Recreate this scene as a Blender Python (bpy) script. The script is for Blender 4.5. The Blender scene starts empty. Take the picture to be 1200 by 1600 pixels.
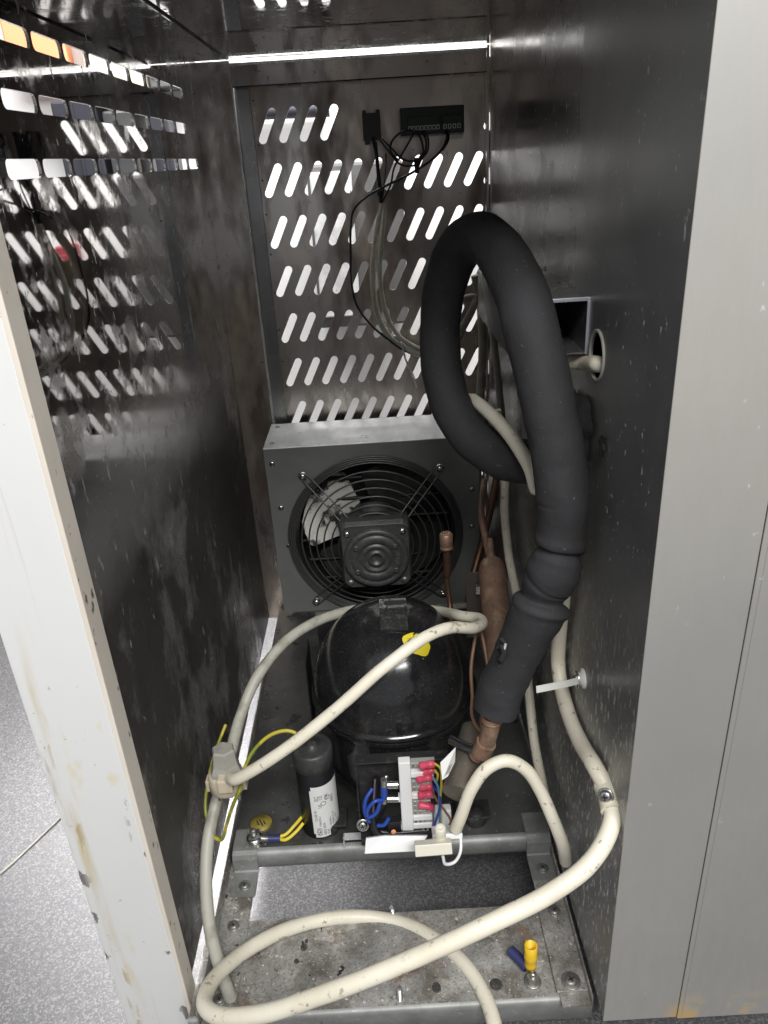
import bpy, bmesh, math, random
from mathutils import Vector, Matrix, noise
from mathutils.geometry import delaunay_2d_cdt
random.seed(7)
S = bpy.context.scene
COL = S.collection
PI = math.pi

# ------------------------------------------------------------------ camera, world, lamps, exposure
cd = bpy.data.cameras.new('camera'); cam = bpy.data.objects.new('camera', cd); COL.objects.link(cam)
cam.matrix_world = Matrix(((0.998212, 0.059722, 0.002572, 0.000000), (-0.023114, 0.425290, -0.904762, -0.425000), (-0.055128, 0.903085, 0.425910, 0.720000), (0.000000, 0.000000, 0.000000, 1.000000)))
cd.sensor_fit = 'VERTICAL'; cd.sensor_height = 36; cd.sensor_width = 27; cd.lens = 26.4223
cd.clip_start = 0.01; cd.clip_end = 60
S.camera = cam
w = bpy.data.worlds.new("World"); S.world = w; w.use_nodes = True
w.node_tree.nodes['Background'].inputs[0].default_value = (0.92, 0.95, 1.0, 1)
w.node_tree.nodes['Background'].inputs[1].default_value = 0.30
def area(name, loc, target, sx, sy, power, col=(1, 1, 1)):
    l = bpy.data.lights.new(name, 'AREA'); l.shape = 'RECTANGLE'; l.size = sx; l.size_y = sy; l.energy = power; l.color = col
    o = bpy.data.objects.new(name, l); COL.objects.link(o); o.location = loc
    o.rotation_euler = (Vector(target) - Vector(loc)).to_track_quat('-Z', 'Y').to_euler()
    return o
area('ceiling_or_fill_lamp', (0.25, -1.15, 1.75), (0.0, 0.2, 0.3), 1.0, 0.5, 30, (1.0, 0.99, 0.975))
area('ceiling_or_fill_lamp', (-0.6, 1.2, 1.1), (-.25, 0.55, -.12), 0.25, 0.25, 2.2, (0.99, 0.98, 1.0)).data.spread = math.radians(48)  # added fill brightening the floor gap, no such source seen
area('ceiling_or_fill_lamp', (0.1, 0.95, 1.75), (0.1, 1.4, 0.1), 1.8, 0.25, 52, (1.0, 0.98, 0.96))
area('low_fill_lamp', (-1.05, .80, .45), (-.12, .33, -.12), 0.2, 0.3, 1.4, (1.0, 0.985, 0.97)).data.spread = math.radians(34)  # added low fill to brighten the floor under the base
S.view_settings.view_transform = 'Standard'; S.view_settings.look = 'None'
S.view_settings.exposure = 0.6; S.view_settings.gamma = 1.0
S.render.engine = 'CYCLES'
S.cycles.use_denoising = True
S.cycles.max_bounces = 10; S.cycles.glossy_bounces = 6; S.cycles.diffuse_bounces = 4
S.cycles.sample_clamp_indirect = 6

# ------------------------------------------------------------------ materials
def mat(name, col, metal=0.0, rough=0.5, layers=(), bump=None, coat=0.0, spec=0.5, aniso=0.0):
    """base colour plus noise-masked layers: dict(s=scale, lo, hi, col, rough, metal, st=stretch, d=detail, k='noise'|'spot', o=offset, f=amount, box=(axis,lo,hi))"""
    m = bpy.data.materials.new(name); m.use_nodes = True
    N = m.node_tree.nodes; L = m.node_tree.links; b = N['Principled BSDF']
    tc = N.new('ShaderNodeTexCoord')
    def val(v):
        n = N.new('ShaderNodeValue'); n.outputs[0].default_value = v; return n.outputs[0]
    def rgb(c):
        n = N.new('ShaderNodeRGB'); n.outputs[0].default_value = (*c, 1); return n.outputs[0]
    c, r, me = rgb(col), val(rough), val(metal)
    def mapped(st, o):
        mp = N.new('ShaderNodeMapping'); mp.inputs['Scale'].default_value = st; mp.inputs['Location'].default_value = (o, o * .7, o * 1.3)
        L.new(tc.outputs['Object'], mp.inputs[0]); return mp.outputs[0]
    for q, ly in enumerate(layers):
        vec = mapped(ly.get('st', (1, 1, 1)), ly.get('o', q * 3.1))
        if ly.get('k') == 'spot':
            t = N.new('ShaderNodeTexVoronoi'); t.inputs['Scale'].default_value = ly['s']; L.new(vec, t.inputs['Vector']); src = t.outputs['Distance']
        else:
            t = N.new('ShaderNodeTexNoise'); t.inputs['Scale'].default_value = ly['s']; t.inputs['Detail'].default_value = ly.get('d', 4)
            t.inputs['Roughness'].default_value = ly.get('ro', .6); L.new(vec, t.inputs['Vector']); src = t.outputs[0]
        mr = N.new('ShaderNodeMapRange'); mr.inputs[1].default_value = ly['lo']; mr.inputs[2].default_value = ly['hi']
        mr.inputs[4].default_value = ly.get('f', 1.0); L.new(src, mr.inputs[0]); fac = mr.outputs[0]
        if 'box' in ly:
            for ax, lo, hi in ly['box']:
                sx = N.new('ShaderNodeSeparateXYZ'); L.new(tc.outputs['Object'], sx.inputs[0])
                m2 = N.new('ShaderNodeMapRange'); m2.inputs[1].default_value = lo; m2.inputs[2].default_value = hi; L.new(sx.outputs[ax], m2.inputs[0])
                mu = N.new('ShaderNodeMath'); mu.operation = 'MULTIPLY'; L.new(fac, mu.inputs[0]); L.new(m2.outputs[0], mu.inputs[1]); fac = mu.outputs[0]
        if 'col' in ly:
            mx = N.new('ShaderNodeMix'); mx.data_type = 'RGBA'; L.new(fac, mx.inputs[0]); L.new(c, mx.inputs[6]); mx.inputs[7].default_value = (*ly['col'], 1); c = mx.outputs[2]
        for key in ('rough', 'metal'):
            if key in ly:
                mx = N.new('ShaderNodeMix'); L.new(fac, mx.inputs[0]); L.new(r if key == 'rough' else me, mx.inputs[2]); mx.inputs[3].default_value = ly[key]
                if key == 'rough': r = mx.outputs[0]
                else: me = mx.outputs[0]
    L.new(c, b.inputs['Base Color']); L.new(r, b.inputs['Roughness']); L.new(me, b.inputs['Metallic'])
    b.inputs['Coat Weight'].default_value = coat; b.inputs['Coat Roughness'].default_value = 0.12
    b.inputs['Specular IOR Level'].default_value = spec; b.inputs['Anisotropic'].default_value = aniso
    if bump:
        t = N.new('ShaderNodeTexNoise'); t.inputs['Scale'].default_value = bump[0]; t.inputs['Detail'].default_value = 5
        L.new(mapped(bump[2] if len(bump) > 2 else (1, 1, 1), 9.0), t.inputs['Vector'])
        bp = N.new('ShaderNodeBump'); bp.inputs['Strength'].default_value = bump[1]; bp.inputs['Distance'].default_value = 0.002
        L.new(t.outputs[0], bp.inputs['Height']); L.new(bp.outputs[0], b.inputs['Normal'])
    return m

DUST = (0.32, 0.31, 0.28)
M = {}
M['steel_mirror'] = mat('steel_mirror', (0.50, 0.485, 0.48), 1, 0.022, [
    dict(s=7, lo=.45, hi=.75, rough=.055, st=(1, 1, .35)),
    dict(s=5, lo=.45, hi=.8, col=(.30, .29, .28), rough=.3, metal=.7, st=(1, 1, .5), o=2.2, f=.55, box=[(1, .50, .68)]),
    dict(s=34, lo=.52, hi=.64, col=(.12, .115, .11), rough=.4, metal=.3, d=9, ro=.75, f=.4),
    dict(s=90, lo=.66, hi=.72, col=(.45, .43, .40), rough=.5, metal=.2, st=(1, 1, .4), f=.7),
    dict(s=420, lo=.69, hi=.74, col=(.5, .48, .45), rough=.6, metal=.1, st=(1, 1, .3), f=.8),
    dict(s=14, lo=.56, hi=.72, col=(.10, .075, .045), rough=.5, metal=.3, o=7.7, f=.6),
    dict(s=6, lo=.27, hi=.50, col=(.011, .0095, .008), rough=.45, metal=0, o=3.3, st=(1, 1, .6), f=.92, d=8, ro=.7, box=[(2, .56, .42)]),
    dict(s=120, lo=.665, hi=.70, col=(.30, .285, .26), rough=.7, metal=0, st=(1, .8, .35), d=3, o=17, f=.8),
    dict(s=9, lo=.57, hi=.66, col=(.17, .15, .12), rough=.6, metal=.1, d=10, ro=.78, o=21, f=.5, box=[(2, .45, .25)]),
    dict(s=70, lo=.67, hi=.71, col=(.36, .34, .30), rough=.6, metal=.1, st=(1, 1, .3), f=.6, o=11)], bump=(3.0, .03), spec=.18)
M['steel_dark'] = mat('steel_dark', (0.27, 0.268, 0.265), 1, 0.17, [
    dict(s=25, lo=.3, hi=.8, rough=.24, st=(1, 1, .06)),
    dict(s=8, lo=.42, hi=.75, col=(.20, .195, .185), rough=.40, metal=.85),
    dict(s=5, lo=.12, hi=.55, col=(.27, .275, .275), rough=.46, metal=.6, f=.72, d=7, box=[(1, .36, .12)]),  # paler toward the front: room reflection painted into the steel
    dict(s=5, lo=.15, hi=.55, col=(.34, .34, .33), rough=.42, metal=.6, f=.8, d=7, o=4, box=[(2, .50, .20)]),  # paler toward the bottom, same painted brightening
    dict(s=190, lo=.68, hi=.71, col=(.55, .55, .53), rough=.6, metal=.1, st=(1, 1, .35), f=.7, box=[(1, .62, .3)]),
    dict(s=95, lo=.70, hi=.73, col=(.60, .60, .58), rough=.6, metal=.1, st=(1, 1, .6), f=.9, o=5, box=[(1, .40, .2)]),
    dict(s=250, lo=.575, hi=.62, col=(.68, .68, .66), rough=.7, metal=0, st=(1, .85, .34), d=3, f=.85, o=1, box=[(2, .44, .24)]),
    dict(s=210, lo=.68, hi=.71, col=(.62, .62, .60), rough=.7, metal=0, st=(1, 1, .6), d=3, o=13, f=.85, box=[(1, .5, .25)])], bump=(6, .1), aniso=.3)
M['steel_brown'] = mat('steel_brown', (0.41, 0.385, 0.36), 1, 0.17, [
    dict(s=6, lo=.4, hi=.75, col=(.37, .31, .265), rough=.32, st=(1, 1, .45)),
    dict(s=15, lo=.46, hi=.66, col=(.19, .15, .12), rough=.5, metal=.7, st=(1, 1, .35)),
    dict(s=9, lo=.54, hi=.70, col=(.72, .60, .48), rough=.28, st=(1, 1, .4), o=4.4, f=.7),
    dict(s=150, lo=.68, hi=.73, col=(.05, .04, .03), rough=.7, metal=.1)], bump=(5, .15))
M['front_steel'] = mat('front_steel', (0.50, 0.48, 0.435), .5, 0.47, [
    dict(s=6, lo=.35, hi=.7, col=(.44, .43, .40), rough=.52, st=(1, 1, .5)),
    dict(s=300, lo=.35, hi=.75, col=(.53, .515, .48), rough=.42, st=(.5, 1, .12), f=.6),
    dict(s=140, lo=.70, hi=.725, col=(.64, .63, .60), rough=.6, metal=.3, st=(1, 1, .6), f=.7),
    dict(s=2.2, lo=.35, hi=.7, col=(.385, .38, .365), rough=.44, f=.8, o=2),
    dict(s=20, lo=.705, hi=.73, col=(.40, .36, .28), f=.6, o=8),
    dict(s=24, lo=.50, hi=.58, col=(.52, .33, .09), rough=.7, metal=0, o=3, box=[(2, .045, .0), (0, .225, .24)])], bump=(9, .05))
M['white_paint'] = mat('white_paint', (.73, .73, .715), 0, .34, [
    dict(s=8, lo=.5, hi=.8, col=(.69, .685, .66), st=(1, 1, .3)),
    dict(s=16, lo=.58, hi=.66, col=(.66, .56, .33), st=(1.2, 1, .22), f=.75, o=5.5, box=[(0, -.262, -.272)]),
    dict(s=22, lo=.63, hi=.70, col=(.70, .60, .36), st=(1, 1, .5), f=.6, o=1.3),
    dict(s=75, lo=.60, hi=.612, col=(.26, .25, .235), metal=.4, st=(1, 1, .4), d=7, o=2, box=[(2, .36, .22), (0, -.236, -.228)]),
    dict(s=75, lo=.62, hi=.632, col=(.27, .26, .24), metal=.4, st=(1, 1, .4), d=7, o=6, box=[(0, -.276, -.285)]),
    dict(s=40, lo=.55, hi=.62, col=(.42, .36, .24), st=(1, 1, .15), d=7, o=4, f=.7, box=[(0, -.280, -.286)]),
    dict(s=26, lo=.60, hi=.70, col=(.55, .50, .42), st=(2, 1, .08), d=8, o=12, f=.5),
    dict(s=34, lo=.46, hi=.60, col=(.58, .49, .31), st=(1, 1, .12), d=7, o=15, f=.7, box=[(0, -.282, -.279), (0, -.2695, -.2745), (2, .46, .38)]),
    dict(s=60, lo=.56, hi=.60, col=(.45, .35, .18), st=(1, 1, .3), d=7, o=18, f=.8, box=[(0, -.281, -.278), (0, -.271, -.2755), (2, .42, .3)]),
    dict(s=120, lo=.70, hi=.72, col=(.45, .42, .36), f=.7)], bump=(14, .1))
M['cream_edge'] = mat('cream_edge', (.76, .70, .61), 0, .45, [
    dict(s=18, lo=.45, hi=.75, col=(.64, .57, .48), st=(1, 1, .3)),
    dict(s=80, lo=.66, hi=.69, col=(.16, .14, .11), st=(1, 1, .5))])
M['galv'] = mat('galv', (.35, .355, .345), .5, .55, [
    dict(s=30, lo=.35, hi=.65, col=(.24, .24, .225), rough=.55, d=8),
    dict(s=160, lo=.6, hi=.75, col=(.45, .45, .44), rough=.5),
    dict(s=30, lo=.66, hi=.72, col=(.09, .085, .08), rough=.7, metal=.2)], bump=(60, .1))
M['galv_bright'] = mat('galv_bright', (.74, .75, .75), .35, .36, [
    dict(s=26, lo=.4, hi=.62, col=(.52, .53, .54), rough=.45, st=(1, .5, 1)),
    dict(s=34, lo=.68, hi=.71, col=(.06, .06, .055), rough=.7, metal=.2)], bump=(40, .08))
M['galv_dirty'] = mat('galv_dirty', (.50, .495, .47), .55, .5, [
    dict(s=13, lo=.40, hi=.58, col=(.17, .155, .13), rough=.65, metal=.3, d=10, ro=.72),
    dict(s=30, lo=.50, hi=.66, col=(.52, .49, .44), rough=.8, metal=0, d=12, f=.85, ro=.8),
    dict(s=260, lo=.56, hi=.62, col=(.12, .10, .085), rough=.8, metal=.05, f=.5),
    dict(s=16, lo=.56, hi=.66, col=(.16, .085, .04), rough=.85, metal=0, d=10, ro=.72, f=.8, o=6.1),
    dict(s=75, lo=.67, hi=.69, col=(.025, .022, .02), rough=.7, metal=0, o=9),
    dict(s=420, lo=.57, hi=.66, col=(.05, .042, .035), rough=.8, metal=.05, f=.7, o=2),
    dict(s=230, lo=.63, hi=.67, col=(.66, .63, .58), rough=.8, metal=0)], bump=(150, .35))
M['plate_dark'] = mat('plate_dark', (.125, .125, .12), .75, .40, [
    dict(s=26, lo=.42, hi=.7, col=(.16, .165, .16), rough=.5, metal=.6),
    dict(s=44, lo=.63, hi=.67, col=(.03, .028, .026), rough=.7, metal=.1),
    dict(s=190, lo=.66, hi=.70, col=(.42, .40, .36), rough=.7, metal=.1)], bump=(40, .12))
M['shroud'] = mat('shroud', (.20, .205, .195), .45, .46, [
    dict(s=12, lo=.4, hi=.7, col=(.16, .165, .155)), dict(s=260, lo=.66, hi=.72, col=(.22, .21, .19), f=.6)], bump=(200, .06))
M['black_gloss'] = mat('black_gloss', (.012, .012, .013), 0, .13, [
    dict(s=9, lo=.45, hi=.75, rough=.32),
    dict(s=500, lo=.62, hi=.70, col=(.12, .115, .105), rough=.6, f=.5),
    dict(s=330, lo=.705, hi=.73, col=(.4, .38, .34), rough=.7, f=.8),
    dict(s=40, lo=.48, hi=.75, col=(.06, .058, .053), rough=.5, f=.3, d=9, ro=.8, o=8),
    dict(s=18, lo=.55, hi=.75, col=(.04, .038, .034), rough=.42, f=.35, o=3)], coat=.35)
M['clip'] = mat('clip', (.022, .022, .022), .2, .3, [dict(s=300, lo=.5, hi=.65, col=(.14, .135, .125), rough=.6, f=.6)])
M['clip_tab_lit'] = mat('clip_tab_lit', (.30, .30, .29), .8, .3, [dict(s=250, lo=.5, hi=.62, col=(.08, .08, .075), rough=.5)])  # lighter metal stands for the highlight on the black tab
M['black_matte'] = mat('black_matte', (.022, .022, .022), 0, .5, [
    dict(s=120, lo=.55, hi=.7, col=(.055, .053, .05), rough=.6)], bump=(90, .1))
M['motor_black'] = mat('motor_black', (.07, .071, .071), .3, .42, [
    dict(s=160, lo=.5, hi=.72, col=(.11, .105, .095), rough=.65, metal=0, f=.6)], bump=(160, .12))
M['black_plastic'] = mat('black_plastic', (.012, .012, .014), 0, .38)
M['wire_black'] = mat('wire_black', (.012, .012, .012), 0, .45)
M['guard_wire'] = mat('guard_wire', (.10, .10, .097), .6, .4, [dict(s=130, lo=.5, hi=.7, col=(.10, .095, .09), rough=.5, f=.7)])
M['foam'] = mat('foam', (.025, .025, .027), 0, .78, [
    dict(s=16, lo=.4, hi=.7, col=(.037, .037, .040)), dict(s=280, lo=.68, hi=.74, col=(.20, .20, .19), f=.6)], bump=(120, .35), spec=.35)
M['foam_dark'] = mat('foam_dark', (.010, .010, .011), 0, .9, [dict(s=60, lo=.4, hi=.6, col=(.02, .02, .02))], bump=(80, .6))
M['cable'] = mat('cable', (.78, .735, .605), 0, .42, [
    dict(s=20, lo=.45, hi=.75, col=(.68, .62, .48)),
    dict(s=110, lo=.62, hi=.68, col=(.22, .18, .12), f=.75, d=7),
    dict(s=42, lo=.66, hi=.72, col=(.16, .13, .09), f=.6, o=4)], bump=(60, .05))
M['cable_grey'] = mat('cable_grey', (.42, .41, .35), 0, .5, [dict(s=50, lo=.5, hi=.7, col=(.28, .265, .21))])
M['cable_olive'] = mat('cable_olive', (.20, .19, .145), 0, .5, [dict(s=40, lo=.4, hi=.7, col=(.13, .12, .09))])
M['lead'] = mat('lead', (.58, .56, .47), 0, .45, [dict(s=60, lo=.5, hi=.7, col=(.42, .39, .31))])
M['plug_grey'] = mat('plug_grey', (.33, .32, .28), 0, .55, [dict(s=50, lo=.5, hi=.7, col=(.23, .215, .18))])
M['plug_beige'] = mat('plug_beige', (.56, .49, .37), 0, .5, [dict(s=40, lo=.5, hi=.7, col=(.42, .36, .26))])
M['copper'] = mat('copper', (.40, .245, .17), .65, .48, [
    dict(s=30, lo=.38, hi=.6, col=(.22, .135, .095), rough=.6, metal=.4, st=(1, 1, .5)), dict(s=46, lo=.52, hi=.66, col=(.40, .29, .20), rough=.5, d=8, st=(1, 1, .6)), dict(s=25, lo=.58, hi=.68, col=(.05, .04, .035), rough=.7, metal=.1, d=7, o=5, f=.8), dict(s=160, lo=.66, hi=.7, col=(.5, .42, .33), metal=.2)], bump=(90, .1))
M['copper_dark'] = mat('copper_dark', (.13, .065, .04), .6, .42, [dict(s=50, lo=.5, hi=.7, col=(.08, .05, .035))])
M['bronze_tube'] = mat('bronze_tube', (.22, .195, .155), .7, .45, [dict(s=25, lo=.4, hi=.7, col=(.15, .135, .11)), dict(s=180, lo=.66, hi=.7, col=(.4, .36, .28))])
M['edge_highlight'] = mat('edge_highlight', (.72, .72, .70), .3, .4, [dict(s=60, lo=.5, hi=.7, col=(.4, .38, .35))])  # pale colour paints a highlight along the flange edge
M['bracket_brown'] = mat('bracket_brown', (.12, .10, .09), .6, .5)
M['zinc'] = mat('zinc', (.62, .62, .60), 1, .25, [dict(s=200, lo=.5, hi=.7, col=(.40, .38, .34), rough=.45)])
M['zinc_dull'] = mat('zinc_dull', (.36, .36, .34), .85, .42, [dict(s=220, lo=.5, hi=.7, col=(.22, .20, .17), rough=.6)])
M['recess'] = mat('recess', (.02, .02, .02), 0, .6)
M['grime'] = mat('grime', (.045, .042, .038), .1, .6, [dict(s=300, lo=.5, hi=.65, col=(.12, .11, .10))])
M['white_plastic'] = mat('white_plastic', (.82, .82, .81), 0, .4)
M['cream_plastic'] = mat('cream_plastic', (.70, .67, .56), 0, .42)
M['nylon'] = mat('nylon', (.62, .62, .58), 0, .4)
M['clear_grey'] = mat('clear_grey', (.36, .36, .34), .1, .3)
M['pink'] = mat('pink', (.62, .06, .12), 0, .35, [dict(s=90, lo=.4, hi=.7, col=(.75, .12, .18))])
M['blue'] = mat('blue', (.025, .07, .36), 0, .35)
M['blue_dark'] = mat('blue_dark', (.03, .035, .12), 0, .45)
M['light_blue'] = mat('light_blue', (.10, .26, .48), 0, .4)
M['yellow'] = mat('yellow', (.75, .60, .05), 0, .4)
M['yellow_green'] = mat('yellow_green', (.46, .38, .04), 0, .42, [dict(s=55, lo=.47, hi=.53, col=(.22, .25, .03), d=0)])
M['yellow_crimp'] = mat('yellow_crimp', (.78, .50, .02), 0, .4)
M['brown_wire'] = mat('brown_wire', (.22, .12, .07), 0, .45)
M['purple_wire'] = mat('purple_wire', (.16, .11, .15), 0, .45)
M['sticker_yellow'] = mat('sticker_yellow', (.72, .58, .02), 0, .5, [dict(s=140, lo=.66, hi=.68, col=(.03, .03, .01), d=1)])
M['earth_yellow'] = mat('earth_yellow', (.33, .26, .05), 0, .5, [dict(s=60, lo=.5, hi=.7, col=(.16, .12, .03))])
M['label_white'] = mat('label_white', (.78, .78, .76), 0, .4)
M['print'] = mat('print', (.03, .03, .03), 0, .6)
M['green_block'] = mat('green_block', (.035, .055, .032), 0, .5)
M['blade_lit'] = mat('blade_lit', (.55, .54, .50), .2, .5, [
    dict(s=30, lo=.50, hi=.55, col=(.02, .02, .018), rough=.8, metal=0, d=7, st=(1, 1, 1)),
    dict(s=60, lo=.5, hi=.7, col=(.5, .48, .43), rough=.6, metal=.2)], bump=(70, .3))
M['blade_shaded'] = mat('blade_shaded', (.045, .045, .043), .3, .4, [dict(s=60, lo=.5, hi=.7, col=(.09, .085, .075), rough=.7, f=.6)])
M['coil_black'] = mat('coil_black', (.02, .02, .019), .4, .5, [dict(s=200, lo=.66, hi=.7, col=(.4, .4, .4), f=.5)])
M['floor'] = mat('floor', (.105, .104, .107), 0, .42, [
    dict(s=330, lo=.42, hi=.54, col=(.075, .073, .077), d=2),
    dict(s=420, lo=.54, hi=.62, col=(.17, .168, .172), d=1, o=5)], bump=(300, .06))
M['seam'] = mat('seam', (.36, .34, .30), 0, .5, [dict(s=30, lo=.4, hi=.6, col=(.18, .17, .16))])
M['wall_white'] = mat('wall_white', (.80, .80, .79), 0, .5, [dict(s=3, lo=.4, hi=.7, col=(.74, .735, .72))])
M['crate_grey'] = mat('crate_grey', (.10, .10, .10), 0, .45, [dict(s=10, lo=.4, hi=.6, col=(.075, .075, .074))])
M['orange'] = mat('orange', (.78, .30, .15), 0, .5)
M['red'] = mat('red', (.30, .06, .07), 0, .45)
M['dark_thing'] = mat('dark_thing', (.03, .03, .04), 0, .4)
M['cream_thing'] = mat('cream_thing', (.56, .52, .42), 0, .45)
M['box_lilac'] = mat('box_lilac', (.50, .50, .56), .5, .35)

# ------------------------------------------------------------------ mesh helpers
def catmull(P, n=8):
    P = [Vector(p) for p in P]
    if len(P) < 3: return [P[0].lerp(P[-1], i / n) for i in range(n + 1)]
    Q = [P[0] * 2 - P[1]] + P + [P[-1] * 2 - P[-2]]; out = []
    for i in range(1, len(Q) - 2):
        a, b, c, d = Q[i - 1:i + 3]
        t01 = max((b - a).length, 1e-6) ** .5; t12 = max((c - b).length, 1e-6) ** .5; t23 = max((d - c).length, 1e-6) ** .5
        m1 = (c - b) + ((b - a) / t01 - (c - a) / (t01 + t12)) * t12
        m2 = (c - b) + ((d - c) / t23 - (d - b) / (t12 + t23)) * t12
        for k in range(n):
            t = k / n; t2 = t * t; t3 = t2 * t
            out.append(b * (2 * t3 - 3 * t2 + 1) + m1 * (t3 - 2 * t2 + t) + c * (3 * t2 - 2 * t3) + m2 * (t3 - t2))
    out.append(P[-1]); return out

class MB:
    def __init__(s): s.v = []; s.f = []; s.m = []; s.s = []
    def add(s, vs, fs, mi=0, sm=False):
        o = len(s.v); s.v += [Vector(p) for p in vs]
        for f in fs: s.f.append(tuple(i + o for i in f)); s.m.append(mi); s.s.append(sm)
        return s
    def box(s, lo, hi, mi=0, rot=None, bev=0.0):
        lo, hi = Vector(lo), Vector(hi); c = (lo + hi) / 2; h = (hi - lo) / 2
        bm = bmesh.new(); bmesh.ops.create_cube(bm, size=2)
        for v in bm.verts: v.co = Vector((v.co.x * h.x, v.co.y * h.y, v.co.z * h.z))
        if bev: bmesh.ops.bevel(bm, geom=bm.edges[:], offset=bev, segments=2, profile=.5, affect='EDGES')
        bm.verts.index_update()
        R = rot.to_matrix() if hasattr(rot, 'to_matrix') else (rot or Matrix.Identity(3))
        s.add([c + R @ v.co for v in bm.verts], [[v.index for v in f.verts] for f in bm.faces], mi); bm.free(); return s
    def lathe(s, prof, base, axis=(0, 0, 1), n=32, mi=0, sm=True, xdir=None, sx=1.0, caps=True):
        a = Vector(axis).normalized(); x = Vector(xdir) if xdir else a.orthogonal().normalized(); y = a.cross(x); b = Vector(base)
        vs = []; fs = []; k = len(prof)
        for i in range(n):
            t = 2 * PI * i / n; d = x * math.cos(t) * sx + y * math.sin(t)
            for r, z in prof: vs.append(b + d * r + a * z)
        for i in range(n):
            j = (i + 1) % n
            for q in range(k - 1): fs.append((i * k + q, j * k + q, j * k + q + 1, i * k + q + 1))
        s.add(vs, fs, mi, sm)
        for q, flip in ((0, True), (k - 1, False)) if caps else ():
            if prof[q][0] > 1e-6:
                ring = [i * k + q for i in range(n)]
                o = len(s.v); s.add([vs[i] for i in ring], [tuple(reversed(range(n))) if flip else tuple(range(n))], mi, False)
        return s
    def cyl(s, p0, p1, r, r1=None, n=20, mi=0):
        p0, p1 = Vector(p0), Vector(p1); L = (p1 - p0).length
        return s.lathe([(r, 0), (r if r1 is None else r1, L)], p0, p1 - p0, n, mi)
    def tube(s, P, r, n=12, mi=0, seg=8, closed=False, smooth=True, rf=None, flat=None):
        P = catmull(P, seg) if smooth and not closed else [Vector(p) for p in P]
        K = len(P); vs = []; fs = []
        T = [((P[(i + 1) % K] - P[i - 1]) if closed else (P[min(i + 1, K - 1)] - P[max(i - 1, 0)])).normalized() for i in range(K)]
        u = T[0].orthogonal().normalized()
        for i in range(K):
            u = (u - T[i] * u.dot(T[i])).normalized(); v = T[i].cross(u)
            for j in range(n):
                t = 2 * PI * j / n
                rr = (r if rf is None else rf(i / (K - 1), t, P[i]))
                vs.append(P[i] + (u * math.cos(t) + v * math.sin(t)) * rr)
        for i in range(K if closed else K - 1):
            for j in range(n):
                a = i * n + j; b = i * n + (j + 1) % n; c = ((i + 1) % K) * n
                fs.append((a, b, c + (j + 1) % n, c + j))
        s.add(vs, fs, mi, True)
        if not closed:
            s.add(vs[:n], [tuple(reversed(range(n)))], mi); s.add(vs[-n:], [tuple(range(n))], mi)
        return s
    def ring(s, c, axis, R, r, n=64, m=8, mi=0, a0=0, a1=2 * PI):
        a = Vector(axis).normalized(); x = a.orthogonal().normalized(); y = a.cross(x); c = Vector(c)
        full = abs(a1 - a0 - 2 * PI) < 1e-6
        P = [c + (x * math.cos(a0 + (a1 - a0) * i / n) + y * math.sin(a0 + (a1 - a0) * i / n)) * R for i in range(n if full else n + 1)]
        return s.tube(P, r, m, mi, closed=full, smooth=False)
    def sheet(s, outer, holes, to3, th, mi=0, rim=0):
        """flat sheet with holes: 2-D outline and hole loops, to3(u,v) -> point, th = thickness vector"""
        loops = [outer] + holes; pts = []; ed = []
        for lp in loops:
            o = len(pts); pts += [Vector(p) for p in lp]; ed += [(o + i, o + (i + 1) % len(lp)) for i in range(len(lp))]
        V2, E2, F2, *_ = delaunay_2d_cdt(pts, ed, [], 1, 1e-6)
        def inside(p, lp):
            k = False
            for i in range(len(lp)):
                a, b = lp[i], lp[i - 1]
                if (a[1] > p.y) != (b[1] > p.y) and p.x < (b[0] - a[0]) * (p.y - a[1]) / (b[1] - a[1]) + a[0]: k = not k
            return k
        bb = [(min(p[0] for p in h), max(p[0] for p in h), min(p[1] for p in h), max(p[1] for p in h), h) for h in holes]
        def keep(f):
            c = sum((V2[i] for i in f), Vector((0, 0))) / len(f)
            return not any(a <= c.x <= b and d <= c.y <= e and inside(c, h) for a, b, d, e, h in bb)
        F2 = [f for f in F2 if keep(f)]
        f3 = [to3(p[0], p[1]) for p in V2]; th = Vector(th)
        s.add(f3, F2, mi); s.add([Vector(p) + th for p in f3], [tuple(reversed(f)) for f in F2], mi)
        for li, lp in enumerate(loops):
            a = [Vector(to3(*p)) for p in lp]; k = len(a)
            s.add(a + [p + th for p in a], [(i, (i + 1) % k, k + (i + 1) % k, k + i) for i in range(k)], rim if li else mi)
        return s
    def build(s, name, mats, parent=None):
        me = bpy.data.meshes.new(name); off = Vector(parent['at']) if parent is not None else Vector((0, 0, 0))
        me.from_pydata([p - off for p in s.v], [], s.f); me.update()
        for m in (mats if isinstance(mats, (list, tuple)) else [mats]): me.materials.append(m)
        for p, mi, sm in zip(me.polygons, s.m, s.s): p.material_index = mi; p.use_smooth = sm
        bm = bmesh.new(); bm.from_mesh(me); bmesh.ops.recalc_face_normals(bm, faces=bm.faces); bm.to_mesh(me); bm.free()
        o = bpy.data.objects.new(name, me); COL.objects.link(o)
        if parent is not None:
            o.parent = parent; o['at'] = tuple(off)
        else: o['at'] = (0.0, 0.0, 0.0)
        return o

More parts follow.
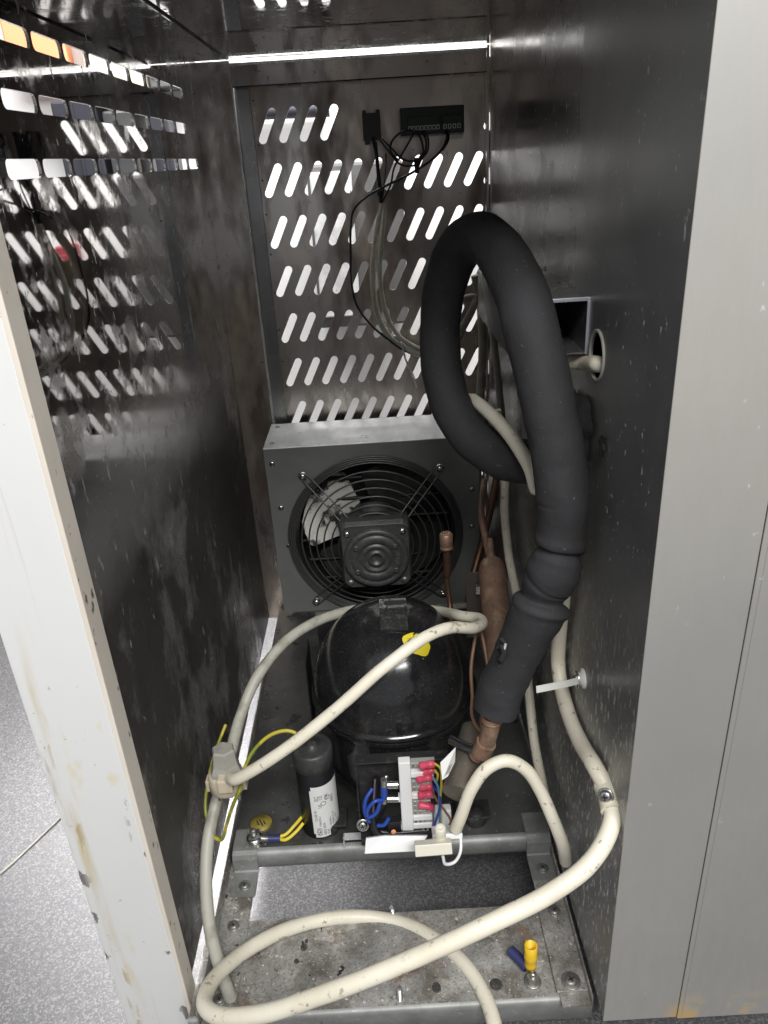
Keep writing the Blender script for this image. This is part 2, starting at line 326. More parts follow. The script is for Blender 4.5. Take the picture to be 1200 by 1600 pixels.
def tag(o, label=None, cat=None, group=None, kind=None):
    for k, v in (('label', label), ('category', cat), ('group', group), ('kind', kind)):
        if v: o[k] = v
    return o
def thing(name, label, cat, loc, group=None):
    o = bpy.data.objects.new(name, None); COL.objects.link(o); o.location = loc; o['at'] = tuple(loc); o.empty_display_size = .02
    return tag(o, label, cat, group)
def slot2(cx0, cz0, cx1, cz1, r, n=7):
    """stadium-shaped loop between two centres"""
    a = math.atan2(cz1 - cz0, cx1 - cx0); L = []
    for i in range(n): t = a + PI / 2 + PI * i / (n - 1); L.append((cx0 + r * math.cos(t), cz0 + r * math.sin(t)))
    for i in range(n): t = a - PI / 2 + PI * i / (n - 1); L.append((cx1 + r * math.cos(t), cz1 + r * math.sin(t)))
    return L
def rrect(u0, v0, u1, v1, r, n=4):
    L = []
    for cx, cy, a in ((u1 - r, v1 - r, 0), (u0 + r, v1 - r, PI / 2), (u0 + r, v0 + r, PI), (u1 - r, v0 + r, 1.5 * PI)):
        for i in range(n + 1): t = a + PI / 2 * i / n; L.append((cx + r * math.cos(t), cy + r * math.sin(t)))
    return L
def circ(cx, cy, r, n=24): return [(cx + r * math.cos(2 * PI * i / n), cy + r * math.sin(2 * PI * i / n)) for i in range(n)]
def text_mesh(body, size, align='LEFT'):
    c = bpy.data.curves.new('text', 'FONT'); c.body = body; c.size = size; c.align_x = align; c.resolution_u = 2
    o = bpy.data.objects.new('text', c); COL.objects.link(o)
    dg = bpy.context.evaluated_depsgraph_get(); me = o.evaluated_get(dg).to_mesh()
    vs = [v.co.copy() for v in me.vertices]; fs = [tuple(p.vertices) for p in me.polygons]
    bpy.data.objects.remove(o); bpy.data.curves.remove(c)
    return vs, fs
def add_screw(mb, p, axis, r=.0045, h=.002, washer=0.0, cross=True):
    """pan head with cross recess; faces: 0 metal, 1 dark"""
    p = Vector(p); a = Vector(axis).normalized()
    z = 0.0
    if washer: mb.lathe([(washer, 0), (washer, .0009), (washer * .95, .0012), (0, .0012)], p, a, 20); z = .0012
    mb.lathe([(r, z), (r * .97, z + h * .5), (r * .7, z + h * .9), (r * .35, z + h), (0, z + h)], p, a, 18)
    if cross:
        q = a.to_track_quat('Z', 'Y').to_matrix(); c = p + a * (z + h)
        for ang in (0.4, 0.4 + PI / 2):
            R = q @ Matrix.Rotation(ang, 3, 'Z')
            mb.box(c - Vector((r * .5, r * .11, .0002)), c + Vector((r * .5, r * .11, .0002)), 1, R)
def screw(parent, p, axis=(0, 0, 1), name='screw', m='zinc_dull', **k):
    mb = MB(); add_screw(mb, p, axis, **k); return mb.build(name, [M[m], M['recess']], parent)

# ------------------------------------------------------------------ the setting
mb = MB(); mb.add([(-6, -6, -.12), (6, -6, -.12), (6, 6, -.12), (-6, 6, -.12)], [(0, 1, 2, 3)])
tag(mb.build('floor', M['floor']), kind='structure')
mb = MB(); mb.tube([(-0.5765, 0.2497, -0.1190), (-0.5453, 0.2917, -0.1190), (-0.5052, 0.3677, -0.1190), (-0.4606, 0.4589, -0.1190)], .0016, 6)
tag(mb.build('floor_seam', M['seam']), kind='structure')
mb = MB(); mb.box((-3.2, 1.45, -.12), (3.2, 1.53, 2.3))
tag(mb.build('wall', M['wall_white']), 'plain white wall behind the cabinet, seen through the slots', 'wall', kind='structure')

# ------------------------------------------------------------------ the cabinet
XL, XR, YR, ZC = -.223, .173, .727, .847
cab = thing('cabinet', 'stainless steel refrigerator cabinet bay with slotted rear panel and white painted post', 'cabinet', (0, 0, -.02))
# left wall with three rows of vent slots
holes = []
for zc, off in ((.806, 0), (.7665, -.012), (.7262, -.03)):
    for k in range(-1, 10):
        y0 = .1245 + off + .0597 * k
        if y0 > .06 and y0 + .055 < .70: holes.append(rrect(y0, zc - .006, y0 + .0552, zc + .006, .0045))
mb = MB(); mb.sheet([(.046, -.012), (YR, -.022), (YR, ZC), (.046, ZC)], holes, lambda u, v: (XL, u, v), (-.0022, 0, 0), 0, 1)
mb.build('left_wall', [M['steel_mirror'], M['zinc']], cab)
# right wall with rectangular and round openings
holes = [circ(.157, .5705, .0185, 28)]
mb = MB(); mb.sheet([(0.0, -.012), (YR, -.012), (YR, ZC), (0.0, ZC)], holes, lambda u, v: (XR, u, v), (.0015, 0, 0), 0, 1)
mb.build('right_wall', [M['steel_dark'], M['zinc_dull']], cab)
mb = MB()
for lo, hi in (((.110, .187, .565), (.1112, .383, .6095)), ((.1718, .187, .565), (.1729, .383, .6095)), ((.1112, .187, .565), (.1718, .383, .5662)), ((.1112, .187, .6083), (.1718, .383, .6095)), ((.1112, .3818, .5662), (.1718, .383, .6083))): mb.box(lo, hi)
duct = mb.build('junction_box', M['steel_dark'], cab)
mb = MB(); mb.box((.110, .1852, .6078), (.1735, .187, .6108), 0, bev=.0003); mb.box((.1708, .1852, .565), (.1735, .187, .6078), 0, bev=.0003); mb.build('box_rim', M['box_lilac'], duct)
mb = MB(); mb.ring((.1725, .157, .5705), (1, 0, 0), .0192, .0014, 40, 6); mb.build('hole_grommet', M['plug_grey'], cab)
mb = MB(); mb.box((XL - .06, -.05, .857), (.62, YR, .895)); mb.build('unseen_worktop', M['front_steel'], cab)  # out of view, added with the rail to shade the upper bay
mb = MB(); mb.box((-.29, -.002, .812), (.1718, .018, .8525)); mb.build('unseen_top_rail', M['front_steel'], cab)  # unseen, added to keep lamp light off the upper bay
mb = MB(); mb.box((.45, .02, -.012), (.452, YR, .852)); mb.box((.176, YR - .004, -.012), (.45, YR - .002, .852)); mb.box((.176, .02, -.012), (.45, YR - .006, -.010)); mb.build('unseen_light_block', M['black_matte'], cab)  # unseen closure added to stop light behind the wall opening
# ceiling, rear frame, vent panel
mb = MB(); mb.box((XL - .06, -.05, ZC), (.62, YR - .006, ZC + .0015))
mb.build('ceiling_panel', M['steel_mirror'], cab)
mb = MB(); mb.box((-.172, .012, ZC - .0015), (-.1705, YR - .014, ZC - .0002)); mb.build('ceiling_seam', M['recess'], cab)
mb = MB(); mb.box((XL - .003, YR + .0002, -.02), (-.1722, YR + .0015, .8465)); mb.box((-.1722, YR - .0012, .0), (-.1706, YR + .016, .8465), 1)
mb.build('rear_flange', [M['steel_brown'], M['edge_highlight']], cab)
mb = MB(); mb.box((-.1704, YR + .0125, .02), (-.1512, YR + .0150, .8160)); mb.build('panel_margin_shade', M['steel_dark'], cab)  # dark strip standing in for the shaded recess beside the panel
mb = MB(); mb.box((.1690, YR - .003, -.02), (.1722, YR + .016, .8465)); mb.build('rear_flange', M['steel_brown'], cab)
mb = MB(); mb.box((-.1705, YR + .001, .8165), (.1688, YR + .0025, .8400)); mb.box((-.1705, YR - .003, .8400), (.1688, YR + .0125, .8432), 1)
mb.build('rear_header', [M['steel_brown'], M['zinc']], cab)
mb = MB(); mb.box((-.1705, YR - .002, .8150), (.1688, YR + .0005, .8163)); mb.build('header_seam', M['recess'], cab)
holes = []
for r in range(10):
    zc = .768 - .0692 * r
    for c in range(12):
        if r == 0 and 4 <= c <= 10: continue
        x0 = -.1425 + .02845 * c
        holes.append(slot2(x0 + .0027, zc - .0165, x0 + .0193, zc + .0165, .0056))
mb = MB(); mb.sheet([(-.1785, .02), (.21, .02), (.21, .8345), (-.1785, .8345)], holes, lambda u, v: (u, YR + .017, v), (0, .0012, 0), 0, 1)
panel = mb.build('vent_panel', [M['steel_brown'], M['zinc_dull']], cab)
for z in (.80, .745, .70, .655, .60, .545, .49, .44, .40): mb = MB(); mb.lathe([(.0013, 0), (.0009, .0008), (0, .001)], (-.147, YR + .0168, z), (0, -1, 0), 8); mb.build('rivet', M['recess'], panel)
# front posts
mb = MB(); mb.box((-.288, .042, -.07), (XL - .0025, .0445, .9), 0, bev=.0009); mb.box((-.288, .0445, -.07), (-.2865, .10, .9), 0)
mb.build('post_front', M['white_paint'], cab)
mb = MB(); mb.box((XL - .0028, .0425, -.06), (XL + .0012, .066, .9), 0, bev=.0008)
mb.build('post_return', M['cream_edge'], cab)
mb = MB(); mb.box((.1722, -.0012, -.0125), (.2400, .0002, .95), 0, bev=.0005)
mb.build('front_stile', M['front_steel'], cab)
mb = MB(); mb.box((.2401, -.0026, -.0125), (.62, -.0013, .95), 0, bev=.0005); mb.box((.2440, -.0029, -.0125), (.2446, -.0027, .95), 1); mb.box((.2402, .0003, -.012), (.2414, .002, .95), 0)
mb.build('front_panel', [M['front_steel'], M['front_steel'], M['recess']], cab)
# screws on the left wall and blotches
for y, z in ((.60, .822), (.20, .858)): screw(cab, (XL, y, z), (1, 0, 0), r=.0022, h=.0008, cross=False)

# ------------------------------------------------------------------ base tray of the condensing unit, side rails and front sheet
base = thing('mounting_base', 'galvanised mounting base with dark rear tray, side rails and dirty rusted front sheet', 'base frame', (0, .2, -.03))
mb = MB(); mb.box((-.2012, .206, -.002), (.168, .715, 0)); mb.build('tray', M['plate_dark'], base)
prof = [(.2062, 0.0), (.2025, -.0006), (.1992, -.003), (.1975, -.0065), (.1972, -.012), (.1980, -.019), (.1995, -.0245), (.203, -.026)]
mb = MB(); k = len(prof); vs = [(-.2012, y, z) for y, z in prof] + [(.168, y, z) for y, z in prof]
mb.add(vs, [(i, i + 1, k + i + 1, k + i) for i in range(k - 1)], 0, True); mb.build('tray_lip', M['galv'], base)
for x0, x1 in ((-.2085, -.176), (.141, .170)):
    mb = MB(); mb.box((x0, .022, -.0272), (x1, .70, -.0252)); mb.box((x0 if x0 < 0 else x1 - .0015, .022, -.0252), (x0 + .0015 if x0 < 0 else x1, .60, -.004 if x0 < 0 else -.014))
    mb.build('side_rail', M['galv_dirty'], base)
for x0, x1 in ((-.2015, -.173), (.140, .1675)):
    mb = MB(); P = [(.232, .0022), (.2062, .0022), (.2018, .0015), (.1972, -.001), (.1948, -.006), (.1945, -.0225), (.1925, -.0235), (.160, -.0235)]; k = len(P)
    for th in (0, ):
        vs = [(x0, y, z) for y, z in P] + [(x1, y, z) for y, z in P] + [(x0, y + .0012, z - .0014) for y, z in P] + [(x1, y + .0012, z - .0014) for y, z in P]
        fs = [(i, i + 1, k + i + 1, k + i) for i in range(k - 1)] + [(2 * k + i, 2 * k + i + 1, 3 * k + i + 1, 3 * k + i) for i in range(k - 1)]
        fs += [(i, i + 1, 2 * k + i + 1, 2 * k + i) for i in range(k - 1)] + [(k + i, k + i + 1, 3 * k + i + 1, 3 * k + i) for i in range(k - 1)] + [(k - 1, 2 * k - 1, 4 * k - 1, 3 * k - 1), (0, k, 3 * k, 2 * k)]
    mb.add(vs, fs); cl = mb.build('hold_down_bracket', M['galv'], base)
    screw(cl, ((x0 + x1) / 2 + .0005, .1745, -.0232), r=.0048, h=.0016, washer=.0068)
mb = MB(); mb.box((-.2215, .0335, -.0292), (.1710, .133, -.0274)); 
fsheet = mb.build('front_sheet', M['galv_dirty'], base)
prof = [(.0345, -.0276), (.0312, -.0282), (.0292, -.0302), (.0286, -.034), (.0286, -.056), (.031, -.0585)]; k = len(prof)
mb = MB(); vs = [(-.222, y, z) for y, z in prof] + [(.1722, y, z) for y, z in prof]
mb.add(vs, [(i, i + 1, k + i + 1, k + i) for i in range(k - 1)], 0, True); mb.build('front_flange', M['galv'], base)
mb = MB(); mb.box((.1385, .0345, -.0250), (.1690, .131, -.0232), bev=.0006); ptc = mb.build('side_plate', M['galv_dirty'], base)
screw(ptc, (0.1552, 0.1201, -0.0232), r=.005, h=.0022, washer=.0068); screw(ptc, (0.1543, 0.0443, -0.0232), r=.0062, h=.0026, washer=.0094)
for p in ((-0.1921, 0.1263, -0.0252), (-0.1935, 0.0468, -0.0252)): screw(base, p, r=.0045, h=.0016, washer=.0066)
for a, h in (((-0.0186, 0.1314, -0.0274), .013), ((-0.0894, 0.0441, -0.0274), .014), ((-0.0148, 0.0385, -0.0274), .020)):
    mb = MB(); a = Vector(a); pr = []
    for i in range(int(h / .0012)):
        pr += [(.0019, i * .0012), (.0027, i * .0012 + .0006)]
    pr += [(.0016, h), (.0006, h + .004), (0, h + .0048)]
    mb.lathe(pr, a, (random.uniform(-.12, .12), random.uniform(-.1, .1), 1), 12, sm=False); mb.build('screw_tip', M['zinc'], base)
for q, r_ in (((0.0219, 0.0483, -0.0273), .0055), ((0.0811, 0.0480, -0.0273), .0062), ((-0.1136, 0.0988, -0.0273), .0045), ((0.0995, 0.1087, -0.0273), .003), ((-0.0697, 0.0447, -0.0273), .002), ((-0.1205, 0.0838, -0.0273), .003), ((-0.0365, 0.0601, -0.0273), .0018)):
    mb = MB(); mb.lathe([(r_, 0), (r_ * .8, .0003), (0, .0003)], q, (0, 0, 1), 14, xdir=(1, 0, 0), sx=random.uniform(.8, 1.3)); mb.build('oil_spot', M['grime'], base)
# nut with the yellow crimp
nt = thing('earth_stud', 'hex nut stud with yellow crimp sleeve and dark blue ring terminal on the front sheet', 'stud', (0.1174, 0.0485, -0.0274))
p = Vector((0.1174, 0.0485, -0.0274))
mb = MB(); mb.lathe([(.0085, 0), (.0085, .0012), (.0072, .002), (0, .002)], p, (0, 0, 1), 24); mb.build('washer', M['zinc_dull'], nt)
mb = MB(); mb.lathe([(.0062, .002), (.0066, .003), (.0066, .0075), (.0058, .009), (0, .009)], p, (0, 0, 1), 6, sm=False); mb.build('hex_nut', M['zinc_dull'], nt)
mb = MB(); mb.lathe([(.003, .009), (.003, .0135), (.0022, .0145), (0, .0145)], p, (0, 0, 1), 14); mb.build('stud_end', M['zinc'], nt)
q0 = Vector((0.1171, 0.0580, -0.0180)); q1 = q0 + Vector((0, .002, .0295))
mb = MB(); d = (q1 - q0); L = d.length
mb.lathe([(0, .0), (.0058, .0), (.0062, .004), (.0056, .010), (.0066, .012), (.0066, .016), (.006, .018), (.0064, L), (.0050, L), (.0048, L - .012), (0, L - .012)], q0, d, 20); mb.build('yellow_sleeve', M['yellow_crimp'], nt)
mb = MB(); mb.tube([(0.1140, 0.0582, -0.0200), (0.1074, 0.0672, -0.0190), (0.0998, 0.0758, -0.0180)], .0055, 12); mb.build('blue_terminal', M['blue_dark'], nt)

# ------------------------------------------------------------------ condenser with fan
cx, cz, YF = -.018, .192, .61
fan = thing('condenser_fan', 'condenser with grey metal shroud, round wire fan guard and black motor at the rear', 'fan', (cx, YF, 0))
mb = MB()
mb.sheet([(-.1735, .064), (.1425, .064), (.1425, .3445), (-.1735, .3445)], [circ(cx, cz, .124, 64)], lambda u, v: (u, YF, v), (0, .0014, 0))
mb.box((-.1735, YF + .0014, .064), (-.172, .722, .3445)); mb.box((.141, YF + .0014, .064), (.1425, .722, .3445)); mb.box((-.172, YF + .0014, .064), (.141, .722, .0655))
mb.build('shroud', M['shroud'], fan)
mb = MB(); mb.box((-.1738, YF - .0006, .3446), (.1428, .722, .3462), bev=.0005); tp = mb.build('shroud_top', M['galv_bright'], fan)
for x, y in ((-.162, .630), (-.162, .705), (.10, .628)): screw(tp, (x, y, .3462), r=.004, h=.0016, cross=False)
mb = MB(); mb.lathe([(.124, .0015), (.119, .010), (.119, .03)], (cx, YF, cz), (0, 1, 0), 64, caps=False); mb.build('venturi_ring', M['black_matte'], fan)
for x, z in ((-.163, .322), (-.158, .25), (-.153, .185), (.131, .328), (.131, .262), (.131, .20)): screw(fan, (x, YF, z), (0, -1, 0), r=.0042, h=.0024, m='zinc')
def gd(R): return YF - .004 - max(0, (.128 - R)) * .42     # guard dishes toward the viewer
for R in (.1335, .1305, .1275, .1245, .113, .1015, .090, .0785, .067, .056):
    mb = MB(); mb.ring((cx, gd(R), cz), (0, 1, 0), R, .00135 if R < .12 else .0015, 72, 6); mb.build('guard_ring', M['guard_wire'], fan)
for i, a in enumerate((47, 133, 227, 313)):
    a = math.radians(a); r = Vector((math.cos(a), 0, math.sin(a))); t = Vector((-r.z, 0, r.x)); c = Vector((cx, 0, cz)); mb = MB()
    def pt(R, o, dy=0): return c + r * R + t * o + Vector((0, gd(R) - .003 + dy, 0))
    mb.tube([pt(.046, .0062), pt(.09, .006), pt(.132, .0058), pt(.142, .0056, .002), pt(.1495, .004, .003), pt(.153, 0, .003), pt(.1495, -.004, .003), pt(.142, -.0056, .002), pt(.132, -.0058), pt(.09, -.006), pt(.046, -.0062)], .0012, 8, seg=5)
    sp = mb.build('guard_spoke', M['guard_wire'], fan)
    screw(sp, c + r * .149 + Vector((0, YF - .003, 0)), (0, -1, 0), r=.0048, h=.004, washer=.0066, m='zinc', cross=False)
for i in range(4):                                            # pitched blades
    a0 = math.radians(152 + 90 * i); ph = math.radians(27); mb = MB(); vs = []; nu, nv = 9, 14
    for u in range(nu):
        for v in range(nv):
            f = v / (nv - 1); R = .046 + .069 * f
            wd = math.radians(34 + 4 * f) * (1 - .55 * max(0, f - .82) / .18 * abs(u / (nu - 1) * 2 - 1) ** 3)
            th = a0 + wd * (u / (nu - 1) * 2 - 1)
            arc = R * (th - a0); y = YF + .036 - arc * math.tan(ph) * .55 - 2.2 * arc * arc
            vs.append((cx + R * math.cos(th), y, cz + R * math.sin(th)))
    fs = [(u * nv + v, u * nv + v + 1, (u + 1) * nv + v + 1, (u + 1) * nv + v) for u in range(nu - 1) for v in range(nv - 1)]
    mb.add(vs, fs, 0, True); mb.add([(x, y + .001, z) for x, y, z in vs], fs, 0, True); bl = mb.build('fan_blade', M['blade_lit' if i == 0 else 'blade_shaded'], fan)  # one blade coloured as lit, the others as shaded
    if i == 0: bl['label'] = 'blade coloured pale as if lit, with patchy dirt'
mb = MB(); mb.lathe([(0, 0), (.046, 0), (.046, .012), (0, .012)], (cx, YF + .028, cz), (0, 1, 0), 32); mb.build('fan_hub', M['black_matte'], fan)
mb = MB(); mb.box((-.165, .664, .07), (.135, .715, .34)); coil = mb.build('condenser_coil', M['coil_black'], fan)
mb = MB()
for i in range(96): x = -.164 + i * .0031; mb.box((x, .656, .072), (x + .0006, .6638, .338))
fo = mb.build('coil_fins', M['coil_black'], coil); fo['kind'] = 'stuff'
for z in (.10, .135, .17, .205, .24, .275, .31):
    mb = MB(); mb.tube([(-.16, .653, z), (.13, .653, z)], .0035, 8); mb.build('coil_tube', M['coil_black'], coil)
mo = MB(); YM = .538
mo.box((cx - .052, YM + .012, cz - .052), (cx + .052, YM + .062, cz + .052), 0, bev=.010)
motor = mo.build('motor', M['motor_black'], fan)
mb = MB()
L = rrect(cx - .0485, cz - .0485, cx + .0485, cz + .0485, .012, 5); mb.sheet(L, [], lambda u, v: (u, YM + .005, v), (0, .0072, 0)); mb.build('motor_cover', M['motor_black'], motor)
mb = MB(); mb.lathe([(.0475, 0), (.0475, .005), (.044, .0068), (.041, .0068), (.0385, .0048), (.0375, .0048), (.0365, .0065), (.026, .0068), (.0245, .0045), (.0235, .0045), (.0225, .0068), (.0185, .0072), (.0165, .0045), (.0125, .0045), (.0115, .0070), (.0085, .0070), (.0075, .0040), (0, .0040)], (cx, YM + .0048, cz), (0, -1, 0), 56)
mb.build('motor_boss', M['motor_black'], motor)
for sx in (-1, 1):
    for sz in (-1, 1): screw(motor, (cx + sx * .040, YM + .0048, cz + sz * .040), (0, -1, 0), r=.005, h=.003, m='zinc' if sz > 0 else 'zinc_dull', cross=False)
for a in (35, 145, 215, 325):
    mb = MB(); a = math.radians(a); mb.lathe([(.0048, 0), (.0044, .0022), (.002, .0026), (0, .0015)], (cx + .0345 * math.cos(a), YM - .0012, cz + .0345 * math.sin(a)), (0, -1, 0), 14); mb.build('boss_stud', M['motor_black'], motor)
mb = MB(); vs, fs = text_mesh('elco', .012, 'CENTER')
mb.add([(cx + .0345 - v.y, YM - .0026, cz + v.x) for v in vs], fs)
mb.build('embossed_lettering', M['zinc_dull'], motor)
# support plate between condenser and compressor
sp = MB(); sp.box((-.105, .455, .0), (.108, .4565, .160)); sp.box((-.121, .40, .0), (-.119, .4565, .115)); sp.box((-.105, .4440, .1585), (.108, .4550, .1602), 1)
tag(sp.build('support_plate', [M['black_matte'], M['zinc_dull']]), 'black sheet metal plate standing behind the compressor', 'plate')

# ------------------------------------------------------------------ compressor
ccx, ccy, zs = -.003, .316, .138
comp = thing('compressor', 'glossy black domed hermetic compressor in the middle of the tray', 'compressor', (ccx, ccy, 0))
pr = []
for i in range(26):
    e = PI / 2 * i / 25; pr.append((max(0, .0962 * max(0, math.cos(e)) ** (2 / 2.1)), zs + .111 * max(0, math.sin(e)) ** (2 / 2.1)))
pr[-1] = (0, zs + .111)
mb = MB(); mb.lathe(pr, (ccx, ccy, 0), (0, 0, 1), 72); dome = mb.build('dome', M['black_gloss'], comp)
mb = MB(); mb.lathe([(.0955, zs - .004), (.0990, zs - .003), (.1005, zs), (.0995, zs + .003), (.0965, zs + .0045), (.0950, zs + .006)], (ccx, ccy, 0), (0, 0, 1), 72)
mb.lathe([(.0978, zs - .012), (.0985, zs - .009), (.0975, zs - .005)], (ccx, ccy, 0), (0, 0, 1), 72); mb.build('seam_flange', M['black_gloss'], comp)
mb = MB(); mb.lathe([(.05, .018), (.078, .022), (.090, .04), (.0945, .07), (.0955, zs - .004)], (ccx, ccy, 0), (0, 0, 1), 64); mb.build('lower_shell', M['black_gloss'], comp)
for sx in (-1, 1):
    for sy in (-1, 1):
        mb = MB(); mb.box((ccx + sx * .085 - .02, ccy + sy * .085 - .014, .012), (ccx + sx * .085 + .02, ccy + sy * .085 + .014, .015), 0, bev=.001)
        mb.lathe([(.013, 0), (.013, .012), (.009, .016), (0, .016)], (ccx + sx * .088, ccy + sy * .088, 0), (0, 0, 1), 16); mb.build('foot', M['black_matte'], comp)
def dome_z(x, y):
    r = math.hypot(x - ccx, y - ccy); c = min(1, r / .0962) ** (2.1 / 2); s = math.sqrt(max(0, 1 - c * c)); return zs + .111 * s ** (2 / 2.1)
# clip on the dome
kx, ky = .0015, .2985; kz = dome_z(kx, ky)
nv = Vector((0, -(dome_z(kx, ky + .004) - dome_z(kx, ky - .004)) / .008, 1)).normalized(); R = Matrix((Vector((1, 0, 0)), nv.cross(Vector((1, 0, 0))), nv)).transposed(); K = Vector((kx, ky, kz))
mb = MB()
def kb(lo, hi, bev=.0006):
    lo, hi = Vector(lo), Vector(hi); c = K + R @ ((lo + hi) / 2); h = (hi - lo) / 2; mb.box(c - h, c + h, 0, R, bev)
kb((-.0155, -.022, -.002), (.0155, .006, .0016)); kb((-.0155, .003, .001), (.0155, .006, .0105))
tc = mb.build('top_clip', M['clip'], comp)
mb = MB(); L = rrect(-.0155, .003, .0155, .0175, .001, 2); ho = slot2(-.0065, .0105, .0118, .0105, .0042)
mb.sheet(L, [ho], lambda u, v: K + R @ Vector((u, v, .0105 + .0)), R @ Vector((0, 0, .0012))); mb.build('slotted_tab', M['clip_tab_lit'], tc)
mb = MB(); kb((-.0150, .0062, .001), (.0150, .0170, .0098), 0); mb.build('shadow_gap', M['recess'], tc)  # solid black block painting the shade under the tab
sx0, sy0 = .0250, .2675; mb = MB(); vs = [(sx0, sy0, dome_z(sx0, sy0) + .0006)]; n = 26
for q in (.5, 1):
    for i in range(n):
        t = 2 * PI * i / n; rr = .0132 * q * (1 + (.05 * math.sin(5 * t) if q == 1 else 0)); x = sx0 + rr * 1.15 * math.cos(t); y = sy0 + rr * .8 * math.sin(t); vs.append((x, y, dome_z(x, y) + .0006))
fs = [(0, 1 + i, 1 + (i + 1) % n) for i in range(n)] + [(1 + i, 1 + n + i, 1 + n + (i + 1) % n, 1 + (i + 1) % n) for i in range(n)]
mb.add(vs, fs, 0, True); st = mb.build('round_sticker', M['sticker_yellow'], comp)
mb = MB()
for k_ in range(7):
    t = .6 + k_ * .42; x = sx0 + .0085 * math.cos(t) * 1.1; y = sy0 + .0085 * math.sin(t) * .8; z = dome_z(x, y) + .0009; dx_, dy_ = .0016 * math.cos(t * 2.3), .0014 * math.sin(t * 2.3); e_ = Vector((-dy_, dx_, 0)) * .35
    a_, b_ = Vector((x - dx_, y - dy_, z)), Vector((x + dx_, y + dy_, dome_z(x + dx_, y + dy_) + .0009)); mb.add([a_ - e_, b_ - e_, b_ + e_, a_ + e_], [(0, 1, 2, 3)])
pm = mb.build('ink_marks', M['print'], st); pm['kind'] = 'stuff'; st['label'] = 'round yellow ink-marked sticker'
# terminal box mount on the front of the shell
mb = MB(); mb.box((-.050, .2085, .030), (.052, .2105, .128), 0, bev=.0006); mb.box((-.050, .196, .1265), (.052, .2105, .1285), 0, bev=.0006); mb.box((-.050, .190, .030), (-.0485, .2085, .100)); mb.box((-.050, .185, .018), (-.02, .2085, .030), 0)
mb.build('terminal_box', M['black_matte'], comp)
mb = MB()
for r_, dy in ((.026, .2), (.022, .198)): mb.ring((-.006, dy, .095), (0, 1, .1), r_, .002, 32, 6, a0=-.3, a1=2.4)
mb.build('rubber_gasket', M['black_plastic'], comp)
mb = MB(); mb.box((-.072, .1985, .012), (-.045, .2075, .0135), 0); mb.box((-.072, .1985, .0005), (-.0705, .2075, .0135), 0); mb.box((-.046, .1985, .006), (-.022, .2000, .013), 0, Matrix.Rotation(.35, 3, 'Y'))
lb = mb.build('steel_bracket', M['galv_bright'], comp); screw(lb, (-0.0466, 0.1870, 0.0474), (0, -1, .4), r=.0052, h=.003, washer=.0072, m='zinc')

# ------------------------------------------------------------------ capacitor
kx, ky, kr, kh = -.1, .2345, .0222, .124
cap = thing('capacitor', 'black cylindrical capacitor with white printed label standing left of the terminal block', 'capacitor', (kx, ky, 0))
mb = MB(); mb.lathe([(kr - .002, 0), (kr - .0004, .001), (kr - .0004, kh - .026), (kr - .0012, kh - .025)], (kx, ky, 0), (0, 0, 1), 48); mb.build('can', M['black_plastic'], cap)
mb = MB(); mb.lathe([(kr - .0012, kh - .026), (kr + .0008, kh - .025), (kr + .0012, kh - .003), (kr - .0006, kh - .0006), (kr - .003, kh), (.0062, kh), (.0058, kh + .0022), (.0045, kh + .003), (0, kh + .003)], (kx, ky, 0), (0, 0, 1), 48); mb.build('end_cap', M['motor_black'], cap)
def capmap(u, v, dr): # u along circumference (m), v height
    a = -PI / 2 + u / kr; return (kx + (kr + dr) * math.cos(a), ky + (kr + dr) * math.sin(a), v)
mb = MB(); lp = []; nu, nv = 24, 14
u0, u1, v0, v1 = -.006, .040, .004, .082
vs = [capmap(u0 + (u1 - u0) * i / nu, v0 + (v1 - v0) * j / nv, .0005) for i in range(nu + 1) for j in range(nv + 1)]
fs = [(i * (nv + 1) + j, (i + 1) * (nv + 1) + j, (i + 1) * (nv + 1) + j + 1, i * (nv + 1) + j + 1) for i in range(nu) for j in range(nv) if (i, j) not in ((0, 0), (0, nv - 1))]
mb.add(vs, fs, 0, True); lab = mb.build('label', M['label_white'], cap)
mb = MB()
for u, v, size, body in ((-.0028, .007, .0062, 'AEN'), (-.0030, .030, .0040, 'CLASE P0'), (.0012, .007, .0036, '25/85/21  EN60252-1'), (.0052, .007, .0046, 'AEN 35/A'), (.0092, .007, .0040, '35uF'), (.0132, .007, .0036, '450V~  50/60Hz'), (-.0014, .061, .0064, 'EC'), (.0036, .062, .0055, 'CE'), (.0100, .060, .0055, '10K'), (.0020, .050, .0055, 'UL'), (.0172, .007, .0036, '400V~ 30000h CL.A'), (.0172, .052, .0058, 'AEN'), (.0212, .007, .0036, '-25/+85 C  1,5%'), (.0250, .007, .0036, '30000 AFC')):
    vs, fs = text_mesh(body, size); mb.add([capmap(u + size * .72 - w_.y, v + w_.x, .0008) for w_ in vs], fs)
for cu, cv in ((.0085, .056), (.0135, .063)):
    n = 16; vs = [capmap(cu + r_ * math.cos(2 * PI * i / n), cv + r_ * math.sin(2 * PI * i / n), .0008) for r_ in (.0032, .0026) for i in range(n)]
    mb.add(vs, [(i, (i + 1) % n, n + (i + 1) % n, n + i) for i in range(n)])
mb.build('label_print', M['print'], lab)

